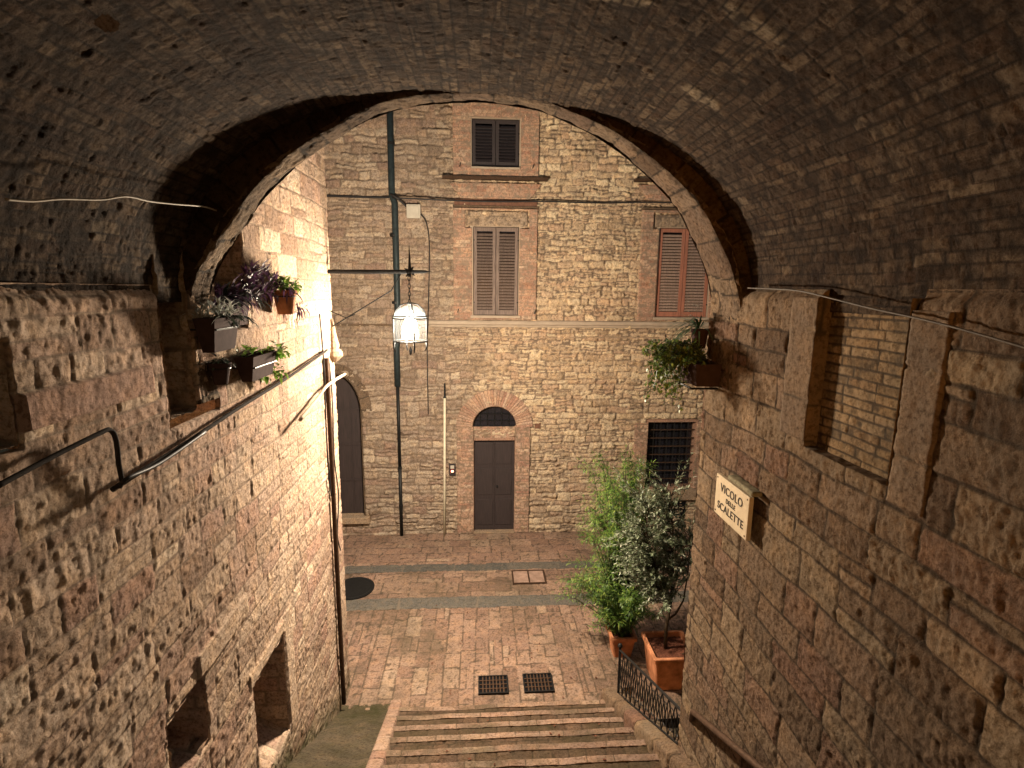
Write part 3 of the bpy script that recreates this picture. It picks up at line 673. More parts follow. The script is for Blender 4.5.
# flat brick arches flaring upward under the cornices
for x0, x1, z0, z1, cx_ in ((-.62, 1.30, 7.03, 7.345, .34), (3.14, 5.2, 7.06, 7.38, 4.2)):
    brickpanel('flat_brick_arch', x0, x1, z0, z1, 610, proud=.06, rows=(.07, .09), widths=(.25, .35), poly=lambda S, T, x0=x0, x1=x1, z0=z0: (S > x0+.26-(T-z0)*.8) & (S < x1-.26+(T-z0)*.8))
brickpanel('jamb_lintel', -.24, .99, 6.51, 6.81, 612, proud=.05, mat='plaster' if 0 else 'smooth', rows=(.29, .31), widths=(.5, .7))
brickpanel('jamb_lintel', 3.56, 4.94, 6.55, 6.81, 613, proud=.05, mat='smooth', rows=(.29, .31), widths=(.5, .7))
def moulding(name, x0, x1, prof_, mat, seed=1):
    b = MB(); n = max(2, int((x1-x0)/.12)); rng = random.Random(seed); p = len(prof_)
    vs = []; fs = []
    for i in range(n+1):
        x = x0+(x1-x0)*i/n; j = rng.uniform(-.004, .004); j2 = rng.uniform(-.004, .004)
        for (d, z) in prof_: vs.append((x, YF-d+j, z+j2))
    for i in range(n):
        for k in range(p-1): fs.append((i*p+k, (i+1)*p+k, (i+1)*p+k+1, i*p+k+1))
    fs.append(tuple(range(p))); fs.append(tuple(n*p+k for k in range(p-1, -1, -1)))
    b.add(vs, fs); return b.build(name, mat, HS)
def slabprof(d, z0, z1, base=-.02): return [(base, z0), (d, z0), (d, z1), (base, z1)]
moulding('cornice', -.70, 1.36, slabprof(.13, 7.385, 7.44), 'rust', 3)
moulding('cornice', 3.10, 5.4, slabprof(.13, 7.42, 7.475), 'rust', 4)
moulding('dark_course', -.50, 1.19, slabprof(.085, 6.87, 6.90), 'jamb', 5)
moulding('brick_course', -.47, 1.16, slabprof(.065, 6.905, 7.02), 'tile', 6)
moulding('dark_course', 3.28, 5.2, slabprof(.085, 6.90, 6.93), 'jamb', 7)
moulding('string_course', -1.0, 6.4, [(-.02, 4.50), (.05, 4.52), (.06, 4.56), (.10, 4.575), (.10, 4.625), (.085, 4.65), (-.02, 4.66)], 'plaster', 8)
moulding('string_course', -1.0, 6.4, slabprof(.045, 4.30, 4.335), 'smooth', 9)
moulding('string_course', -3.9, -1.05, slabprof(.04, 4.52, 4.57), 'jamb', 10)
moulding('window_sill', -.16, .85, slabprof(.11, 4.71, 4.755), 'plaster', 11)
moulding('window_sill', 3.62, 4.85, slabprof(.11, 4.70, 4.745), 'plaster', 12)
moulding('window_sill', -.14, .81, slabprof(.09, 7.59, 7.625), 'plaster', 13)
moulding('window_sill', 3.52, 4.95, slabprof(.12, .74, .97), 'smooth', 14)
b = MB().box((4.15, YF-.02, .03), (4.62, YF+.04, .66)); b.build('cellar_hatch', 'black', HS)

def shutter(x0, x1, z0, z1, y, fmat, lmat, hinge_dir=0, split=True, open_=0.0):
    """one louvred leaf: frame with slats as a sub-part"""
    fw_ = .065
    b = MB(); d = .035
    b.box((x0, y-d, z0), (x0+fw_, y, z1)); b.box((x1-fw_, y-d, z0), (x1, y, z1))
    b.box((x0+fw_, y-d+.002, z0), (x1-fw_, y-.002, z0+.10)); b.box((x0+fw_, y-d+.002, z1-.075), (x1-fw_, y-.002, z1))
    o = b.build('shutter', fmat, HS, bevel=.004)
    b = MB(); n = int((z1-z0-.2)/.06)
    for i in range(n):
        z = z0+.115+(z1-z0-.215)*i/n
        b.add([(x0+fw_-.004, y-.034, z), (x1-fw_+.004, y-.034, z), (x1-fw_+.004, y-.002, z+.042), (x0+fw_-.004, y-.002, z+.042),
               (x0+fw_-.004, y-.022, z-.006), (x1-fw_+.004, y-.022, z-.006), (x1-fw_+.004, y+.003, z+.040), (x0+fw_-.004, y+.003, z+.040)],
              [(0, 1, 2, 3), (7, 6, 5, 4), (0, 4, 5, 1), (1, 5, 6, 2), (2, 6, 7, 3), (3, 7, 4, 0)])
    b.build('louvres', lmat, o)
    hx = x0 if hinge_dir <= 0 else x1
    for z in (z0+.25, z1-.25):
        b = MB().box((hx-.05 if hinge_dir <= 0 else hx-.015, y-.045, z-.012), (hx+.015 if hinge_dir <= 0 else hx+.05, y-.036, z+.012))
        b.build('hinge', 'iron', o)
def window(q, fmat, lmat, y=YF+.03):
    x0, x1, z0, z1 = q; xm = (x0+x1)/2
    MB().box((x0-.05, YF+.12, z0-.05), (x1+.05, YF+.14, z1+.05)).build('window_glass', 'glass_dark', HS)
    b = MB()   # reveals
    b.box((x0-.06, YF-.035, z0-.05), (x0-.0, YF+.12, z1+.05)); b.box((x1, YF-.035, z0-.05), (x1+.06, YF+.12, z1+.05))
    b.box((x0, YF-.033, z1), (x1, YF+.12, z1+.05)); b.box((x0, YF-.033, z0-.05), (x1, YF+.12, z0)); b.build('reveal', 'plaster', HS)
    shutter(x0+.012, xm-.004, z0+.01, z1-.01, y, fmat, lmat, -1); shutter(xm+.004, x1-.012, z0+.01, z1-.01, y, fmat, lmat, 1)
window(W['top'], 'shut_dark', 'shut_dark'); window(W['mid'], 'shut_grey', 'shut_grey'); window(W['right'], 'shut_red', 'louvre_red')
# iron hold-backs below the shutters
for x, z in ((-.36, 7.62), (1.06, 7.62), (-.42, 4.82), (1.14, 4.80)):
    MB().tube([(x, YF-.02, z), (x, YF-.09, z), (x+.02, YF-.10, z+.07)], .010, 6).build('shutter_dog', 'iron', HS)
# barred window
q = W['grille']
MB().box((q[0]-.03, YF+.20, q[2]-.03), (q[1]+.03, YF+.22, q[3]+.03)).build('window_glass', 'glass_dark', HS)
b = MB(); b.box((q[0]-.06, YF-.03, q[2]-.05), (q[0], YF+.2, q[3]+.05)); b.box((q[1], YF-.03, q[2]-.05), (q[1]+.06, YF+.2, q[3]+.05)); b.box((q[0], YF-.028, q[3]), (q[1], YF+.2, q[3]+.06)); b.box((q[0], YF-.028, q[2]-.05), (q[1], YF+.2, q[2])); b.build('reveal', 'pale_brick', HS)
b = MB()
for i in range(1, 7): x = q[0]+(q[1]-q[0])*i/7; b.tube([(x, YF+.05, q[2]-.02), (x, YF+.05, q[3]+.02)], .011, 6)
b.build('bars_upright', 'iron', HS)
b = MB()
for i in range(1, 8): z = q[2]+(q[3]-q[2])*i/8; b.box((q[0]-.02, YF+.035, z-.012), (q[1]+.02, YF+.042, z+.012))
b.build('bars_level', 'rust', HS)
# door
brickpanel('brick_surround', DX0-.37, DX0+.004, 0.0, 2.42, 620, mat='pale_brick'); brickpanel('brick_surround', DX1-.004, DX1+.33, 0.0, 2.42, 621, mat='pale_brick')
brickpanel('brick_lintel', DX0, DX1, DZ1, 2.40, 622, mat='pale_brick', proud=.02)
S, T = np.meshgrid(np.linspace(0, .37, 28), np.linspace(0, math.pi, 260), indexing='ij')
m = masonry(S+7, T*.65, (.055, .062), (3, 4), 630, joint=.005, rnd_=.008, warp=.003, split=0, jn=.003)
h = .055+m['stone']*.014*(.5+m['r2'])+.002*fbm(S*30, T*20, 6, 3)
field('brick_arch', S, T, h, lambda s, t, h_: (cx-(rad+s)*np.cos(t), YF-h_, 2.40+(rad+s)*np.sin(t)*.98), 'pale_brick', HS, None, attrs_of(m), edge=-.04)
b = MB(); b.box((DX0-.05, YF-.03, 0), (DX0, YF+.14, 2.11)); b.box((DX1, YF-.03, 0), (DX1+.05, YF+.14, 2.11)); b.box((DX0, YF-.03, 2.11), (DX1, YF+.14, 2.16)); b.build('reveal', 'pale_brick', HS)
b = MB(); b.box((DX0, YF+.085, .03), (DX1, YF+.12, 2.11))
for xa, xb in ((DX0+.06, cx-.03), (cx+.03, DX1-.06)):
    for za, zb in ((.15, .75), (.85, 1.45), (1.55, 2.02)): b.box((xa, YF+.070, za), (xb, YF+.0845, zb), .0)
b.box((cx-.012, YF+.066, .03), (cx+.012, YF+.084, 2.1))
dr = b.build('door', 'door', HS, bevel=.005)
MB().lathe((cx+.06, YF+.05, 1.05), [(.004, -.022), (.022, -.014), (.028, 0), (.022, .014), (.004, .022)], 12).build('handle', 'iron', dr)
MB().box((DX0-.06, YF-.05, -.02), (DX1+.06, YF+.12, .028)).build('doorstep', 'smooth', HS)
vs = [(cx, YF+.08, 2.40)]+[(cx-(rad+.02)*math.cos(math.pi*i/24), YF+.08, 2.40+(rad+.02)*math.sin(math.pi*i/24)) for i in range(25)]
fl = MB().add(vs, [(0, i, i+1) for i in range(1, 25)]).build('fanlight', 'glass_dark', HS)
b = MB()
for i in range(1, 6): x = cx-rad+2*rad*i/6; hh_ = math.sqrt(max(0, rad**2-(x-cx)**2)); b.tube([(x, YF+.05, 2.40), (x, YF+.05, 2.40+hh_)], .008, 6)
for z in (2.53, 2.68): hw = math.sqrt(rad**2-(z-2.4)**2); b.tube([(cx-hw, YF+.045, z), (cx+hw, YF+.045, z)], .008, 6)
b.tube([(cx-rad, YF+.05, 2.405), (cx+rad, YF+.05, 2.405)], .014, 6); b.build('grille', 'iron', fl)
b = MB()
for i in range(24):
    t0, t1 = math.pi*i/24, math.pi*(i+1)/24
    p = [(cx-rad*math.cos(t), 2.40+rad*math.sin(t)*.98) for t in (t0, t1)]
    b.add([(p[0][0], YF-.035, p[0][1]), (p[1][0], YF-.035, p[1][1]), (p[1][0], YF+.09, p[1][1]), (p[0][0], YF+.09, p[0][1])], [(0, 1, 2, 3)])
b.build('reveal', 'pale_brick', HS)
# tall dark arched doorway on the left
pts = [(AX-.5, .44), (AX-.5, 2.75)] + [(AX-.5*math.cos(math.pi*i/16), 2.75+.78*math.sin(math.pi*i/16)) for i in range(1, 16)] + [(AX+.5, 2.75), (AX+.5, .44)]
ad = MB().add([(x*1.0, YF+.16, z) for x, z in pts], [tuple(range(len(pts)))]).build('arched_door', 'door', HS)
b = MB()
for x in (AX-.25, AX, AX+.25): b.box((x-.010, YF+.145, .46), (x+.010, YF+.158, 3.3))
for z in (1.2, 2.0, 2.75): b.box((AX-.48, YF+.14, z-.02), (AX+.48, YF+.157, z+.02))
b.build('door_battens', 'door', ad)
b = MB()
for (xa, za), (xb, zb) in zip(pts[:-1], pts[1:]): b.add([(xa, YF-.03, za), (xb, YF-.03, zb), (xb, YF+.17, zb), (xa, YF+.17, za)], [(0, 1, 2, 3)])
b.build('reveal', 'smooth', HS)
S, T = np.meshgrid(np.linspace(0, .24, 16), np.linspace(0, math.pi, 160), indexing='ij')
m = masonry(S+7, T*.6, (.16, .26), (3, 4), 640, joint=.006, rnd_=.012, warp=.004, split=0)
h = .035+m['stone']*.012+.005*fbm(S*30, T*20, 6, 3)
field('stone_arch_band', S, T, h, lambda s, t, h_: (AX-(.5+s)*np.cos(t), YF-h_, 2.75+(.78+s)*np.sin(t)), 'jamb', HS, None, attrs_of(m), edge=-.04)
MB().box((AX-.6, YF-.12, .30), (AX+.62, YF+.16, .44)).build('doorstep', 'smooth', HS, bevel=.01)
b = MB().add([(-4.4, YF+.3, -.1), (6.6, YF+.3, -.1), (6.6, YF+.3, 9.5), (-4.4, YF+.3, 9.5)], [(0, 1, 2, 3)]); b.build('inner_wall', 'black', HS)

# things fixed to the house
def single(o, label, cat, group=None): return tag(o, label, cat, group)
b = MB(); b.tube([(-1.66, YF-.10, 9.4), (-1.67, YF-.10, 7.05), (-1.62, YF-.10, 6.9), (-1.62, YF-.10, 4.3), (-1.66, YF-.10, 4.1), (-1.66, YF-.10, 3.3)], .062, 12)
dp = empty('downpipe', (-1.66, YF-.1, 0), 'tall dark drainpipe running down the left of the house front behind the lantern', 'drainpipe')
b.build('upper_pipe', 'teal', dp, smooth=True)
b = MB(); b.tube([(-1.66, YF-.10, 3.32), (-1.66, YF-.10, 1.55)], .034, 12); b.build('middle_pipe', 'iron', dp, smooth=True)
b = MB(); b.tube([(-1.66, YF-.10, 1.56), (-1.66, YF-.10, 0.02)], .036, 12); b.build('foot_pipe', 'iron', dp, smooth=True)
for z in (8.0, 6.3, 5.0, 3.31, 1.55, .7): MB().lathe((-1.66, YF-.10, z), [(.05*(1 if z > 3.4 else .6), -.03), (.072*(1 if z > 3.4 else .6), -.02), (.072*(1 if z > 3.4 else .6), .02), (.05*(1 if z > 3.4 else .6), .03)], 12).build('clip', 'iron', dp)
for z in (8.0, 6.3, 5.0, 3.31, 1.55, .7): 0
g = empty('pole', (-.72, YF-.10, 0), 'thin cream vertical pole with a dark collar left of the door', 'pole')
MB().tube([(-.74, YF-.10, 0), (-.70, YF-.10, 3.05)], .026, 10).build('shaft', 'pole', g, smooth=True)
MB().tube([(-.70, YF-.10, 3.05), (-.70, YF-.10, 3.10), (-.70, YF-.1, 3.36)], [.034, .02, .014], 10).build('cap', 'iron', g)
g = empty('intercom', (-.56, YF-.04, 1.48), 'small dark doorbell panel with a lit red button beside the door', 'intercom')
MB().box((-.63, YF-.055, 1.34), (-.49, YF, 1.62)).build('panel', 'shut_dark', g, bevel=.008); MB().box((-.585, YF-.062, 1.42), (-.535, YF-.0555, 1.46)).build('button', 'led', g)
MB().box((-.60, YF-.060, 1.50), (-.52, YF-.0555, 1.57)).build('speaker_grille', 'boxgrey', g)
single(MB().box((1.20, YF-.05, 2.37), (1.32, YF-.01, 2.49)).build('wall_tile', 'tile', bevel=.004), 'small square brown tile on the stones right of the door arch', 'tile')
g = empty('junction_box', (-1.27, YF-.06, 6.77), 'pale grey junction box high on the house front beside the drainpipe', 'junction box')
MB().box((-1.40, YF-.10, 6.64), (-1.13, YF, 6.90)).build('housing', 'boxgrey', g, bevel=.01); MB().box((-1.37, YF-.112, 6.67), (-1.16, YF-.1005, 6.87)).build('lid', 'boxgrey', g, bevel=.006)
def cable(pts, r, mat, label, name='cable', cat='cable', n=8, sub=6):
    P = [Vector(p) for p in pts]; out = []
    for i in range(len(P)-1):
        p0 = P[max(0, i-1)]; p1 = P[i]; p2 = P[i+1]; p3 = P[min(len(P)-1, i+2)]
        for k in range(sub):
            t = k/sub; out.append(.5*((2*p1)+(-p0+p2)*t+(2*p0-5*p1+4*p2-p3)*t*t+(-p0+3*p1-3*p2+p3)*t**3))
    out.append(P[-1]); return single(MB().tube(out, r, n).build(name, mat, smooth=True), label, cat)
cable([(-1.13, YF-.07, 6.72), (-1.02, YF-.06, 6.55), (-.97, YF-.05, 6.1), (-1.0, YF-.05, 5.2), (-1.02, YF-.13, 4.6), (-1.05, YF-.05, 4.1), (-1.05, YF-.05, 2.7)], .011, 'cable', 'thin dark cable dropping from the junction box down the house front')
cable([(-4.2, YF-.06, 7.05), (-1.9, YF-.05, 7.02), (-1.66, YF-.18, 7.05), (-1.4, YF-.07, 6.86)], .022, 'cable', 'dark cable run from the left to the drainpipe and junction box')
cable([(-1.66, YF-.17, 7.0), (-.4, YF-.10, 6.98), (.4, YF-.12, 6.975), (1.3, YF-.10, 7.0), (2.5, YF-.07, 7.0), (3.6, YF-.10, 7.03), (5.5, YF-.10, 7.0)], .014, 'cable', 'thin cable strung level across the house front between the windows')

# ================================================================== LANTERN
bk = empty('lamp_bracket', (XL, 6.4, 5.46), 'long black iron bracket with leaf points carrying the lantern from the wall corner', 'bracket')
MB().tube([(XL-.02, 6.4, 5.46), (-.80, 6.4, 5.468), (-.62, 6.4, 5.472), (-.56, 6.4, 5.474)], [.024, .024, .018, .002], 8).build('arm', 'iron', bk)
b = MB()
for a in range(8):
    t = a*math.pi/4+.2; d = Vector((math.cos(t)*.9, math.sin(t)*.5, math.sin(t)*.9)).normalized(); b.leaf(Vector((-.80, 6.4, 5.468)), d, Vector((.3, 1, .2)), .085, .028, 0, .05)
b.tube([(-.80, 6.4, 5.46), (-.80, 6.4, 5.62), (-.80, 6.4, 5.78)], [.022, .012, .002], 8); b.build('leaf_ornament', 'iron', bk)
MB().tube([(XL-.02, 6.4, 4.80), (-1.02, 6.4, 5.25), (-.90, 6.4, 5.45)], .007, 6).build('stay', 'iron', bk)
MB().tube([(XL-.02, 6.4, 5.02), (-1.55, 6.4, 4.93), (-1.45, 6.4, 4.97)], .006, 6).build('lower_stay', 'iron', bk)
lx, ly, lz = LAMP_POS
LN = empty('hanging_lantern', (lx, ly, lz), 'glowing round glass lantern hanging on a chain from the iron bracket', 'lantern')
b = MB()
for i in range(8):
    z = 5.44-.045*i; c = Vector((lx, ly, z)); a = Vector((1, 0, 0)) if i % 2 else Vector((0, 1, 0))
    b.tube([c+a*.014*math.cos(t)+Vector((0, 0, .03*math.sin(t))) for t in np.linspace(0, 2*math.pi, 11)], .0045, 5, cap=False)
b.build('chain', 'iron', LN)
R_ = .20
b = MB()
for zz_, rr_ in ((4.93, R_), (4.66, R_), (4.955, R_*.98)):
    b.tube([(lx+rr_*math.cos(t), ly+rr_*math.sin(t), zz_) for t in np.linspace(0, 2*math.pi, 33)], .009, 6, cap=False)
for a in range(4):
    t = a*math.pi/2+.35; cx2, sy2 = math.cos(t), math.sin(t)
    b.tube([(lx+R_*cx2*r_, ly+R_*sy2*r_, z_) for r_, z_ in ((.9, 4.54), (1.02, 4.62), (1, 4.66), (1, 4.93), (.86, 5.02), (.5, 5.09), (.05, 5.115))], .008, 6)
    b.tube([(lx+R_*cx2*.95, ly+R_*sy2*.95, 4.66), (lx+R_*cx2*1.0, ly+R_*sy2*1.0, 4.58), (lx+R_*cx2*.85, ly+R_*sy2*.85, 4.53)], [.012, .01, .004], 6)
b.build('frame', 'iron', LN, smooth=True)
MB().lathe((lx, ly, 0), [(.185, 4.935), (.17, 4.99), (.12, 5.045), (.05, 5.08), (.02, 5.10), (.012, 5.13), (.0, 5.135)], 24, cap=False).build('glass_dome', 'domeglass', LN, smooth=True)
MB().lathe((lx, ly, 0), [(.185, 4.93), (.185, 4.67)], 28, cap=False).build('glass', 'glass', LN, smooth=True)
MB().lathe((lx, ly, 0), [(.0, 4.60), (.02, 4.55), (.012, 4.50), (.0, 4.49)], 10).build('finial', 'iron', LN, smooth=True)
MB().lathe((lx, ly, 0), [(.012, 4.74), (.045, 4.76), (.075, 4.80), (.085, 4.84), (.07, 4.88), (.035, 4.92), (.02, 4.95)], 20).build('bulb', 'bulb', LN, smooth=True)
MB().lathe((lx, ly, 0), [(.022, 4.95), (.024, 4.98), (.02, 5.08)], 12).build('lamp_holder', 'iron', LN)
ld = bpy.data.lights.new('lantern_light', 'POINT'); ld.energy = LAMP_W; ld.color = LAMP_COL; ld.shadow_soft_size = .13
ld.use_nodes = True; _n = ld.node_tree; _f = _n.nodes.new('ShaderNodeLightFalloff'); _f.inputs['Strength'].default_value = 1.0; _f.inputs['Smooth'].default_value = 3.0
_n.links.new(_f.outputs['Quadratic'], _n.nodes['Emission'].inputs['Strength'])
lo = bpy.data.objects.new('lantern_light', ld); COL.objects.link(lo); lo.location = (lx, ly-.0, lz-.09)

# ================================================================== CABLES, PIPES ON THE PASSAGE WALLS
def wl(x, y, off=.03): p = at(x, y, 0, XL+off); return (p.x, p.y, p.z)
def wr(x, y, off=.03): p = at(x, y, 0, XR-off); return (p.x, p.y, p.z)
cable([wl(-6, 488, .06), wl(50, 458, .06), wl(98, 434, .07), wl(110, 430, .07), wl(116, 440, .07), wl(119, 465, .06), wl(123, 484, .05)], .011, 'conduit', 'black conduit that climbs the left wall and bends down sharply near its middle')
cable([wl(112, 490, .03), wl(135, 475, .06), wl(180, 447, .06), wl(237, 409, .06), wl(290, 376, .06), wl(327, 350, .05)], .013, 'conduit', 'long dark conduit running along the left wall toward the lantern corner')
cable([wl(120, 487, .06), wl(128, 478, .09), wl(160, 463, .09), wl(205, 432, .08)], .010, 'cable', 'short thin cable lying beside the long conduit on the left wall')
cable([(XL+.045, 6.02, 4.50), (XL+.045, 6.02, 2.5), (XL+.045, 6.02, .12)], .028, 'rust', 'thin rusty drainpipe down the far end of the left wall', 'downpipe', 'drainpipe')
cable([(XL+.035, 6.15, 4.45), (XL+.04, 6.19, 4.0), (XL+.035, 6.17, 3.3), (XL+.05, 6.22, 2.8), (XL+.04, 6.12, 2.35), (XL+.05, 6.2, 2.1)], .008, 'cable', 'loose thin cable hanging down the wall corner under the lantern bracket')
cable([(XL+.03, 5.90, 5.0), (XL+.04, 5.93, 4.4), (XL+.03, 5.92, 3.6), (XL+.04, 5.95, 2.9)], .008, 'cable', 'thin cable running down the left wall just before the rusty drainpipe')
cable([wl(x, y, .10) for x, y in ((300, 420), (318, 398), (328, 385), (345, 374))], .017, 'plaster', 'short white pipe poking out at the corner of the left wall', 'pipe', 'pipe')
# carved corbel on the corner
b = MB().lathe((XL+.02, 6.42, 0), [(.01, 4.92), (.03, 4.80), (.055, 4.66), (.075, 4.60), (.06, 4.57), (.10, 4.53), (.11, 4.48), (.06, 4.43), (.02, 4.40)], 14)
single(b.build('corbel', 'smooth', bevel=.01), 'pale carved stone corbel jutting from the corner of the left wall', 'corbel')
# vault cables
def vp_on(t, y, off=.02):
    i = np.interp(t*VL, vs_, vx), np.interp(t*VL, vs_, vz); a = np.interp(t*VL, vs_, g2), -np.interp(t*VL, vs_, g1); l = math.hypot(*a)
    return (i[0]+a[0]/l*off, y, i[1]+a[1]/l*off)
def hit_vault(px, py, off=.045):
    d = fw + rt*((px-512)/532) - up*((py-384)/532); c = Vector((0, 0, EYE)); best = None
    for k in range(1, 4000):
        p = c + d*(k*.0015+.3)
        if (abs(p.x)/a_)**2.0 + (max(0, p.z-z0_)/b_)**2.0 >= .985: return (p.x*(1-off/a_), p.y, p.z - off*.3)
    return tuple(p)
cable([hit_vault(x, y) for x, y in ((-8, 195), (20, 197), (50, 195), (90, 196), (116, 193), (140, 198), (165, 201), (196, 204), (214, 210))], .0045, 'palecable', 'pale cable tacked across the left side of the vault')
cable([wr(748, 288, .04), wr(775, 289, .04), wr(800, 291, .05), wr(830, 298, .05), wr(870, 308, .05), wr(925, 320, .05), wr(975, 333, .05), wr(1040, 352, .05)], .0045, 'sagcable', 'brown cable sagging along the springing of the vault above the bricked-up window')

# ================================================================== STREET SIGN
p00 = at(718, 473, 0, XR); sy0, sy1, sz0, sz1 = 2.95, 3.40, 3.77, 4.05
SG = empty('street_sign', (XR-.06, 3.29, 3.86), 'cream stone street sign lettered VICOLO DELLE SCALETTE on the right wall', 'sign')
MB().box((XR-.065, sy0, sz0), (XR-.035, sy1, sz1)).build('plaque', 'sign', SG, bevel=.004)
def text(s, size, y, z):
    cu = bpy.data.curves.new('t', 'FONT'); cu.body = s; cu.size = size; cu.align_x = 'CENTER'; cu.align_y = 'CENTER'; cu.extrude = .0012; cu.space_character = 1.08; cu.offset = .0006
    o = bpy.data.objects.new('t', cu); COL.objects.link(o); dg = bpy.context.evaluated_depsgraph_get(); dg.update()
    me = bpy.data.meshes.new_from_object(o.evaluated_get(dg)); bpy.data.objects.remove(o)
    # face -x, reading toward -y (left to right as seen from the stairs)
    me.transform(Matrix(((0, 0, -1, XR-.0666), (-1, 0, 0, y), (0, 1, 0, z), (0, 0, 0, 1))))
    return me
for s, size, z in (('VICOLO', .078, 3.975), ('DELLE', .045, 3.910), ('SCALETTE', .074, 3.845)):
    me = text(s, size, (sy0+sy1)/2, z); link('lettering', me, 'ink', SG)
MB().box((XR-.07, sy0-.03, sz1+.012), (XR-.0, sy1-.16, sz1+.045)).build('mortar_ledge', 'ledge', SG, bevel=.012)
for yy_, z_ in ((sy0+.022, sz1-.022), (sy1-.022, sz1-.022), (sy0+.022, sz0+.022), (sy1-.022, sz0+.022)): MB().box((XR-.0675, yy_-.005, z_-.005), (XR-.0650, yy_+.005, z_+.005)).build('fixing_screw', 'rust', SG)

# ================================================================== CURB, RAILING, HANDRAIL
CU = empty('curb_wall', (1.72, 5, 0), 'low sloping stone curb that edges the right side of the steps', 'curb')
S, T = np.meshgrid(np.linspace(0, .42, 32), np.linspace(-.5, 6.02, 520), indexing='ij')
m = masonry(T, S, (.5, .6), (.26, .46), 95, joint=.010, rnd_=.018, warp=.01, split=0)
XC = np.where(S < .18, 1.60, 1.60+(S-.18)); ZC = np.where(S < .18, S-.18, 0)
hn = m['stone']*.022*(.4+m['r2']) + .018*fbm(S*9, T*9, 96, 4) - .02*np.exp(-np.abs(S-.18)/.02)
field('curb_stones', S, T, hn, lambda s, t, h_: (XC-np.where(s < .18, h_, 0), t, np.maximum(0, (6.0-t)*RISE/TREAD)+.20+ZC+np.where(s >= .16, h_, 0)), 'right', CU, None, dict(rnd=m['id'], mort=m['mort'], moss=0*S))
b = MB(); b.add([(1.60, 6.02, -.05), (2.0, 6.02, -.05), (2.0, 6.02, .20), (1.60, 6.02, .20)], [(0, 1, 2, 3)]); b.build('end_stone', 'smooth', CU)
# terrace wall under the curb on its outer side
RL = empty('railing', (1.74, 5, .2), 'low black wrought-iron railing of interlaced scrolls on the curb', 'railing')
xr_ = 1.72
def rl(px, py): p = at(px, py, 0, xr_); return Vector((xr_, p.y, p.z))
A, B_, C_, D_ = rl(620, 650), rl(618, 699), rl(691, 720), rl(690, 759)
MB().tube([B_-Vector((0, 0, .05)), A+Vector((0, 0, .03))], .016, 8).build('post', 'iron', RL); MB().tube([D_-Vector((0, 0, .05)), C_], .016, 8).build('post', 'iron', RL)
MB().tube([A, C_], .013, 8).build('top_rail', 'iron', RL); MB().tube([B_.lerp(A, .12), D_.lerp(C_, .12)], .010, 8).build('bottom_rail', 'iron', RL)
b = MB(); N = 13
for i in range(N):
    u0_ = (i+.0)/N; u1 = (i+1.0)/N
    def Q(u, v): return (B_.lerp(D_, u)).lerp(A.lerp(C_, u), .12+.88*v)
    b.tube([Q(u0_, 0), Q(u1, 1)], .006, 6); b.tube([Q(u1, 0), Q(u0_, 1)], .006, 6)
    um = (u0_+u1)/2
    b.tube([Q(um+.5/N*math.cos(t)*.85, .5+.32*math.sin(t)) for t in np.linspace(0, 2*math.pi, 15)], .005, 5, cap=False)
b.build('scrollwork', 'iron', RL)
MB().lathe(A+Vector((0, 0, .03)), [(.004, 0), (.028, .012), (.03, .03), (.02, .05), (.003, .058)], 12).build('finial', 'iron', RL)
HR = empty('handrail', (1.6, 3, 2.2), 'dark iron handrail sloping along the foot of the right wall', 'handrail')
h0 = at(693, 712, 0, 1.60); h1 = at(760, 768, 0, 1.60); dirh = (h1-h0); h2 = h0+dirh*2.6
MB().tube([C_+Vector((0, 0, .0)), h0, h1, h2], .022, 10).build('rail', 'rust', HR, smooth=True)
for k in (.2, 1.2, 2.2):
    p = h0+dirh*k; b = MB().tube([p, p+Vector((.03, 0, -.05)), Vector((XR+.02, p.y, p.z-.06))], .009, 6); b.build('wall_bracket', 'iron', HR)

# ================================================================== PLANTS
rng = random.Random(7)
def rvec(): return Vector((rng.gauss(0, 1), rng.gauss(0, 1), rng.gauss(0, 1))).normalized()
UP = Vector((0, 0, 1))
def square_pot(parent, c, w0, w1, hgt, mat='terra', lip=.05):
    x, y, z = c; b = MB()
    def ring(w_, zz, r=.03):
        o_ = []; hw = w_/2
        for sx, sy, a0 in ((1, 1, 0), (-1, 1, 90), (-1, -1, 180), (1, -1, 270)):
            for k in range(4):
                a = math.radians(a0+k*30); o_.append((x+sx*(hw-r)+r*math.cos(a), y+sy*(hw-r)+r*math.sin(a), z+zz))
        return o_
    L_ = [ring(w0, 0), ring(w1, hgt-lip), ring(w1+.045, hgt-lip), ring(w1+.05, hgt-.01), ring(w1+.04, hgt), ring(w1-.035, hgt), ring(w1-.045, hgt-.10)]
    vs = sum(L_, []); n = 16; fs = [tuple(range(n-1, -1, -1))]
    for i in range(len(L_)-1):
        for k in range(n): fs.append((i*n+k, i*n+(k+1) % n, (i+1)*n+(k+1) % n, (i+1)*n+k))
    b.add(vs, fs); b.build('pot', mat, parent)
    S, T = np.meshgrid(np.linspace(-1, 1, 40), np.linspace(-1, 1, 40), indexing='ij'); hw = (w1-.05)/2
    h = .02*fbm(S*6, T*6, 5, 4)
    field('soil', S, T, h, lambda s, t, h_: (x+s*hw, y+t*hw, z+hgt-.07+h_), 'soil', parent, None, dict(rnd=0*S))

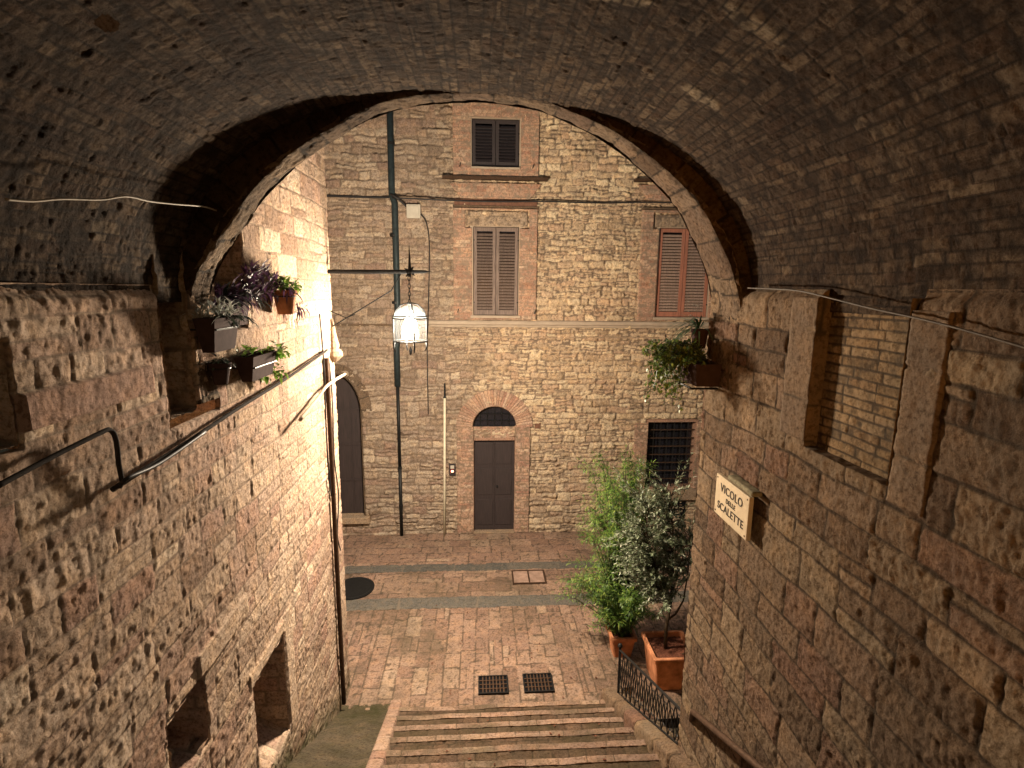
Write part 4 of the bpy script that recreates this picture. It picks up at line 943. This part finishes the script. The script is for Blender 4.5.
# olive tree in the big terracotta pot
PC = (2.60, 6.40, 0.0)
OT = empty('potted_olive_tree', PC, 'silvery-leaved young olive tree in a large square terracotta planter', 'potted tree')
square_pot(OT, PC, .44, .56, .52)
t0 = Vector((2.56, 6.42, .45))
def limb(pts, r0_, r1_, b, n=7):
    k = len(pts); b.tube(pts, [r0_+(r1_-r0_)*i/(k-1) for i in range(k)], n)
b = MB()
tops = []
tr = [t0, t0+Vector((.0, .02, .30)), t0+Vector((.03, .0, .62)), t0+Vector((.05, .03, 1.1)), t0+Vector((.0, .02, 1.7)), t0+Vector((-.06, .05, 2.25))]
limb(tr, .026, .008, b)
s2 = [tr[1]+Vector((0, 0, .10)), tr[1]+Vector((.12, .0, .20)), tr[1]+Vector((.22, .02, .38)), tr[1]+Vector((.27, .05, .75)), tr[1]+Vector((.28, .06, 1.3))]
limb(s2, .017, .006, b)
s3 = [tr[2], tr[2]+Vector((-.14, -.04, .25)), tr[2]+Vector((-.32, -.08, .62)), tr[2]+Vector((-.42, -.08, 1.1)), tr[2]+Vector((-.40, -.06, 1.5))]
limb(s3, .014, .005, b)
twigs = []
for i in range(430):
    base = s3[1].lerp(s3[3], rng.random()) if i % 3 == 0 else (s3[3].lerp(s3[4], rng.random())) if i % 11 == 0 else tr[2].lerp(tr[3], rng.random()) if rng.random() < .35 else (tr[3].lerp(tr[5], rng.random()) if rng.random() < .6 else s2[3].lerp(s2[4], rng.random()))
    d = rvec(); d.z = abs(d.z)*.8+.05; d = (d+Vector((-.75, -.1, .1))).normalized()
    L_ = rng.uniform(.25, .68); mid = base+d*L_*.5; tip = base+d*L_+Vector((0, 0, rng.uniform(-.12, .10)))
    b.tube([base, mid, tip], [.005, .0035, .0015], 4, r=0); twigs.append((base, mid, tip, d))
b.build('trunk', 'bark', OT, smooth=True)
b = MB()
for base, mid, tip, d in twigs:
    for k in range(34):
        u = rng.uniform(.25, 1.0); p = base.lerp(mid, u*2) if u < .5 else mid.lerp(tip, u*2-1)
        dd = (d+rvec()*.9+Vector((0, 0, .15))).normalized(); b.leaf(p, dd, UP, rng.uniform(.04, .075), rng.uniform(.011, .018), rng.random()**1.3, .1)
b.build('crown', 'leaf_olive', OT)
b = MB()
for i in range(9):
    a = rng.uniform(-.6, 1.2); d = Vector((math.cos(a)*.9, -.35, rng.uniform(.2, .7))).normalized(); b.leaf(Vector((2.72, 6.25, .48)), d, UP, rng.uniform(.28, .45), .03, rng.random(), .5)
b.build('strap_leaves', 'leaf_spike', OT)

# feathery plant behind it
FC = (2.10, 6.98, 0.0)
FP = empty('potted_fern', FC, 'bushy bright green feathery plant in a low terracotta pot, left of the olive tree', 'potted plant')
square_pot(FP, FC, .26, .34, .34)
bs = MB(); bl = MB()
for i in range(260):
    a = rng.uniform(0, 2*math.pi); sp = rng.random()**.7; hh_ = rng.uniform(.6, 1.35)*(1-.2*sp); ln_ = .62
    if rng.random() < .45: hh_ = rng.uniform(1.7, 2.9); sp *= .75; ln_ = .62
    base = Vector((FC[0]+.1*math.cos(a)*sp, FC[1]+.1*math.sin(a)*sp, .30))
    out = Vector((math.cos(a)-.30, math.sin(a)*.8, 0))*(ln_*sp)
    P_ = [base, base+out*.35+Vector((0, 0, hh_*.5)), base+out*.8+Vector((0, 0, hh_*.85)), base+out*1.15+Vector((0, 0, hh_*(1.0-.15*sp)))]
    bs.tube(P_, [.005, .004, .003, .001], 4)
    for k in range(90):
        u = rng.uniform(.15 if hh_ < 1.5 else .42, 1)*3; u = min(u, 2.999); j = int(u); p = P_[j].lerp(P_[j+1], u-j)
        d = (Vector((rng.gauss(0, 1), rng.gauss(0, 1), rng.gauss(.35, .5)))).normalized()
        q_ = p+d*rng.uniform(0, .09)
        bl.leaf(q_, (d+Vector((0, 0, -.2))).normalized(), UP, rng.uniform(.05, .085), rng.uniform(.008, .014), rng.random(), .25)
bs.build('stems', 'leaf_dark', FP); bl.build('foliage', 'leaf_fern', FP)

# planter shelf on the right of the arch
def trough(parent, c, lx_, ly_, lz_, mat, taper=.02):
    x, y, z = c; b = MB(); o = (lx_/2, ly_/2)
    b.add([(x-o[0]+taper, y-o[1]+taper, z), (x+o[0]-taper, y-o[1]+taper, z), (x+o[0]-taper, y+o[1]-taper, z), (x-o[0]+taper, y+o[1]-taper, z),
           (x-o[0], y-o[1], z+lz_), (x+o[0], y-o[1], z+lz_), (x+o[0], y+o[1], z+lz_), (x-o[0], y+o[1], z+lz_),
           (x-o[0]+.012, y-o[1]+.012, z+lz_), (x+o[0]-.012, y-o[1]+.012, z+lz_), (x+o[0]-.012, y+o[1]-.012, z+lz_), (x-o[0]+.012, y+o[1]-.012, z+lz_),
           (x-o[0]+.012, y-o[1]+.012, z+lz_-.03), (x+o[0]-.012, y-o[1]+.012, z+lz_-.03), (x+o[0]-.012, y+o[1]-.012, z+lz_-.03), (x-o[0]+.012, y+o[1]-.012, z+lz_-.03)],
          [(3, 2, 1, 0), (0, 1, 5, 4), (1, 2, 6, 5), (2, 3, 7, 6), (3, 0, 4, 7), (4, 5, 9, 8), (5, 6, 10, 9), (6, 7, 11, 10), (7, 4, 8, 11), (8, 9, 13, 12), (9, 10, 14, 13), (10, 11, 15, 14), (11, 8, 12, 15)])
    b.build('trough', mat, parent)
    MB().add([(x-o[0]+.012, y-o[1]+.012, z+lz_-.028), (x+o[0]-.012, y-o[1]+.012, z+lz_-.028), (x+o[0]-.012, y+o[1]-.012, z+lz_-.028), (x-o[0]+.012, y+o[1]-.012, z+lz_-.028)], [(0, 1, 2, 3)]).build('soil', 'soil', parent)
VPOS = Vector((1.60, 3.80, 4.66))
VP_ = empty('hanging_vine_planter', VPOS, 'dark wall trough spilling a dense green trailing vine, at the right foot of the arch', 'planter')
trough(VP_, (1.60, 3.72, 4.62), .20, .34, .16, 'darkpot')
MB().tube([(XR, 3.60, 4.60), (1.50, 3.60, 4.60), (1.50, 3.86, 4.60), (XR, 3.86, 4.60)], .008, 6).build('iron_holder', 'iron', VP_)
bs = MB(); bl = MB()
for i in range(110):
    p0 = Vector((1.60+rng.uniform(-.09, .05), 3.76+rng.uniform(-.12, .18), 4.80))
    a = rng.gauss(math.pi*.93, .55); rr_ = rng.uniform(.08, .34); drop = rng.uniform(-.12, .05) if rng.random() < .55 else rng.uniform(.05, .36)
    o_ = Vector((math.cos(a)*rr_, math.sin(a)*rr_*.7, 0))
    P_ = [p0, p0+o_*.5+Vector((0, 0, rng.uniform(.02, .12))), p0+o_*.95+Vector((0, 0, -drop*.4)), p0+o_+Vector((0, 0, -drop))]
    bs.tube(P_, [.004, .003, .002, .001], 4)
    for k in range(26):
        u = rng.uniform(.1, 1)*3; j = min(2, int(u)); p = P_[j].lerp(P_[j+1], u-j)+rvec()*.02
        bl.leaf(p, (rvec()+Vector((0, 0, -.2))).normalized(), UP, rng.uniform(.022, .04), rng.uniform(.016, .026), rng.random(), .2)
bs.build('stems', 'leaf_dark', VP_); bl.build('foliage', 'leaf_green', VP_)
GP = empty('grassy_plant', (1.62, 3.86, 5.02), 'spiky dark green grass-like plant above the trailing vine on the right', 'plant')
MB().lathe((1.64, 3.86, 4.86), [(.045, 0), (.06, .12), (.066, .12), (.066, .14), (.05, .14), (.045, .12)], 14).build('pot', 'darkpot', GP)
b = MB()
for i in range(80):
    a = rng.gauss(math.pi, .8); el = rng.uniform(-.15, 1.0); d = Vector((math.cos(a)*math.cos(el), math.sin(a)*math.cos(el)*.7, math.sin(el)))
    b.leaf(Vector((1.63, 3.86, 5.0)), d, UP, rng.uniform(.14, .26), .011, rng.random(), .65)
b.build('blades', 'leaf_spike', GP)
for i in range(12):
    p = Vector((1.60+rng.uniform(-.06, .02), 3.86+rng.uniform(-.06, .06), 5.04+rng.uniform(-.05, .16))); b = MB()
    for k in range(5): b.leaf(p, Vector((math.cos(k*1.257), math.sin(k*1.257), .4)), UP, .022, .016, .7, .1)
    b.build('pale_flower', 'leaf_silver', GP)

# pots on the left wall
def pot_round(parent, c, r0_, r1_, hgt, mat):
    MB().lathe(c, [(r0_, 0), (r1_*.96, hgt-.03), (r1_*1.06, hgt-.03), (r1_*1.07, hgt), (r1_*.9, hgt), (r1_*.88, hgt-.02), (.001, hgt-.022)], 20).build('pot', mat, parent, smooth=False)
def hanger(parent, c, hgt, r):
    x, y, z = c; b = MB().tube([(x+r*math.cos(t), y+r*math.sin(t), z+hgt*.75) for t in np.linspace(0, 2*math.pi, 21)], .005, 5, cap=False)
    b.tube([(x-r, y, z+hgt*.75), (XL-.02, y, z+hgt*.75)], .005, 5); b.build('ring_holder', 'iron', parent)
def tuft(parent, c, n, rad_, L0, L1, wd, mat, name='foliage', droop=.4, up_=.5, side=(.3, 0), curl=.5):
    b = MB()
    for i in range(n):
        d = rvec(); d.z = abs(d.z)*up_ - (droop if rng.random() < .4 else 0); d.x += side[0]; d.y += side[1]; d.normalize()
        p = Vector(c)+Vector((rng.uniform(-rad_, rad_), rng.uniform(-rad_, rad_), rng.uniform(-.02, .03)))
        b.leaf(p+d*rng.uniform(0, .05), d, UP, rng.uniform(L0, L1), wd*rng.uniform(.7, 1.2), rng.random(), curl)
    b.build(name, mat, parent)
XP = XL+.10
def lp(px, py): p = at(px, py, 0, XP); return (p.x, p.y, p.z)
def strap(parent, y0, y1, z, dpt):
    MB().tube([(XL-.02, y0, z), (XL+dpt, y0, z), (XL+dpt, y1, z), (XL-.02, y1, z)], .006, 6).build('iron_holder', 'iron', parent)
c = lp(258, 379); zt = c[2]-.02
g = empty('hanging_pot', (XP, c[1], zt), 'long dark tapered pot with bright green sprigs, lowest on the left wall', 'potted plant', 'pots hung on the left wall')
trough(g, (XP, c[1], zt+.03), .14, .44, .18, 'darkpot', .035); strap(g, c[1]-.20, c[1]+.20, zt+.13, .165)
tuft(g, (XP, c[1]-.1, zt+.22), 26, .05, .03, .07, .03, 'leaf_bright', side=(.0, .0), up_=1)
tuft(g, (XP+.02, c[1]+.27, zt+.18), 90, .07, .04, .08, .035, 'leaf_bright', 'trailing_sprigs', side=(.1, .5), up_=.6, droop=.7)
tuft(g, (XP, c[1]+.30, zt+.02), 50, .06, .04, .07, .035, 'leaf_bright', 'trailing_sprigs', side=(.1, .2), up_=.4, droop=.8)
c = lp(286, 314); g = empty('hanging_pot', c, 'small terracotta pot with a lime green plant, farthest along the left wall', 'potted plant', 'pots hung on the left wall')
pot_round(g, c, .065, .095, .20, 'terra'); hanger(g, c, .20, .09); tuft(g, (c[0], c[1]+.04, c[2]+.22), 120, .09, .05, .10, .035, 'leaf_bright', side=(0, .3), up_=1.0)
tuft(g, (c[0], c[1]+.30, c[2]+.05), 34, .06, .10, .2, .020, 'leaf_purple', 'purple_trailers', side=(.0, .5), droop=.9)
tuft(g, (c[0], c[1]-.10, c[2]+.20), 50, .08, .08, .16, .020, 'leaf_purple', 'purple_leaves', side=(.0, -.1), droop=.6, up_=1)
c = lp(222, 358); g = empty('hanging_pot', (XP-.01, c[1], c[2]), 'dark pot with a silvery plant beside the arch foot on the left', 'potted plant', 'pots hung on the left wall')
trough(g, (XP-.01, c[1], c[2]+.05), .13, .34, .21, 'darkpot', .03); strap(g, c[1]-.15, c[1]+.15, c[2]+.19, .15)
tuft(g, (XP, c[1]-.03, c[2]+.27), 130, .09, .05, .12, .014, 'leaf_silver', side=(0, 0), up_=1.4, droop=0); tuft(g, (XP, c[1]+.1, c[2]+.24), 120, .09, .05, .1, .02, 'leaf_dark', 'dark_leaves', side=(.1, .2))
c = lp(226, 384); g = empty('hanging_pot', c, 'little dark pot half hidden under the pot with the silvery plant', 'potted plant', 'pots hung on the left wall')
pot_round(g, (XL+.07, c[1], c[2]), .04, .065, .14, 'darkpot'); hanger(g, (XL+.07, c[1], c[2]), .14, .06); tuft(g, (XL+.07, c[1], c[2]+.13), 40, .03, .03, .06, .02, 'leaf_dark', side=(.1, 0))
g = empty('wall_trough', (XL-.05, 3.95, 4.98), 'dark trough of spiky purple plants set in the niche beyond the arch', 'planter')
trough(g, (XL-.06, 3.91, 5.0), .20, .42, .17, 'darkpot')
for kk in range(6):
    tuft(g, (XL-.02, 3.76+kk*.09, 5.18), 60, .06, .08, .17, .022, 'leaf_dark' if kk % 2 else 'leaf_purple', 'dark_leaves' if kk % 2 else 'purple_leaves', side=(.25, .15), up_=1.0, droop=.5)
b = MB(); bl = MB()
for i in range(16):
    p0 = Vector((XL+.0, 4.0+rng.uniform(-.1, .25), 5.18)); d = Vector((.2, rng.uniform(.1, .9), rng.uniform(.2, 1.2))).normalized(); L_ = rng.uniform(.18, .42)
    P_ = [p0, p0+d*L_*.6, p0+d*L_+Vector((.03, .02, -.06))]; b.tube(P_, [.004, .003, .0015], 4)
    for k in range(9):
        u = rng.uniform(.3, 1)*2; j = min(1, int(u)); bl.leaf(P_[j].lerp(P_[j+1], u-j), (rvec()+d*.4).normalized(), UP, rng.uniform(.07, .13), .02, rng.random(), .2)
b.build('stems', 'leaf_purple', g); bl.build('purple_spikes', 'leaf_purple', g)

# dry leaves and crumbs lying on the street and steps
b = MB()
for i in range(150):
    x = rng.uniform(-1.6, 2.2); y = rng.uniform(5.9, 10.8) if rng.random() < .7 else rng.uniform(3.2, 5.7)
    if y > 5.85: z = .022
    else:
        k = int((Y1ST-y)/TREAD); z = RISE*(k+1)+.006; x = rng.uniform(-.7, 1.5)
    if y > 5.85 and x < -1.0 and y < 6.3: continue
    a = rng.uniform(0, 6.28); l = rng.uniform(.015, .045)
    b.leaf(Vector((x, y, z)), Vector((math.cos(a), math.sin(a), rng.uniform(0, .25))), UP, l, l*.5, rng.random(), .2)
tag(b.build('fallen_leaves', 'soil'), 'small dry brown leaves and crumbs scattered over the street and steps', 'leaves', kind='stuff')
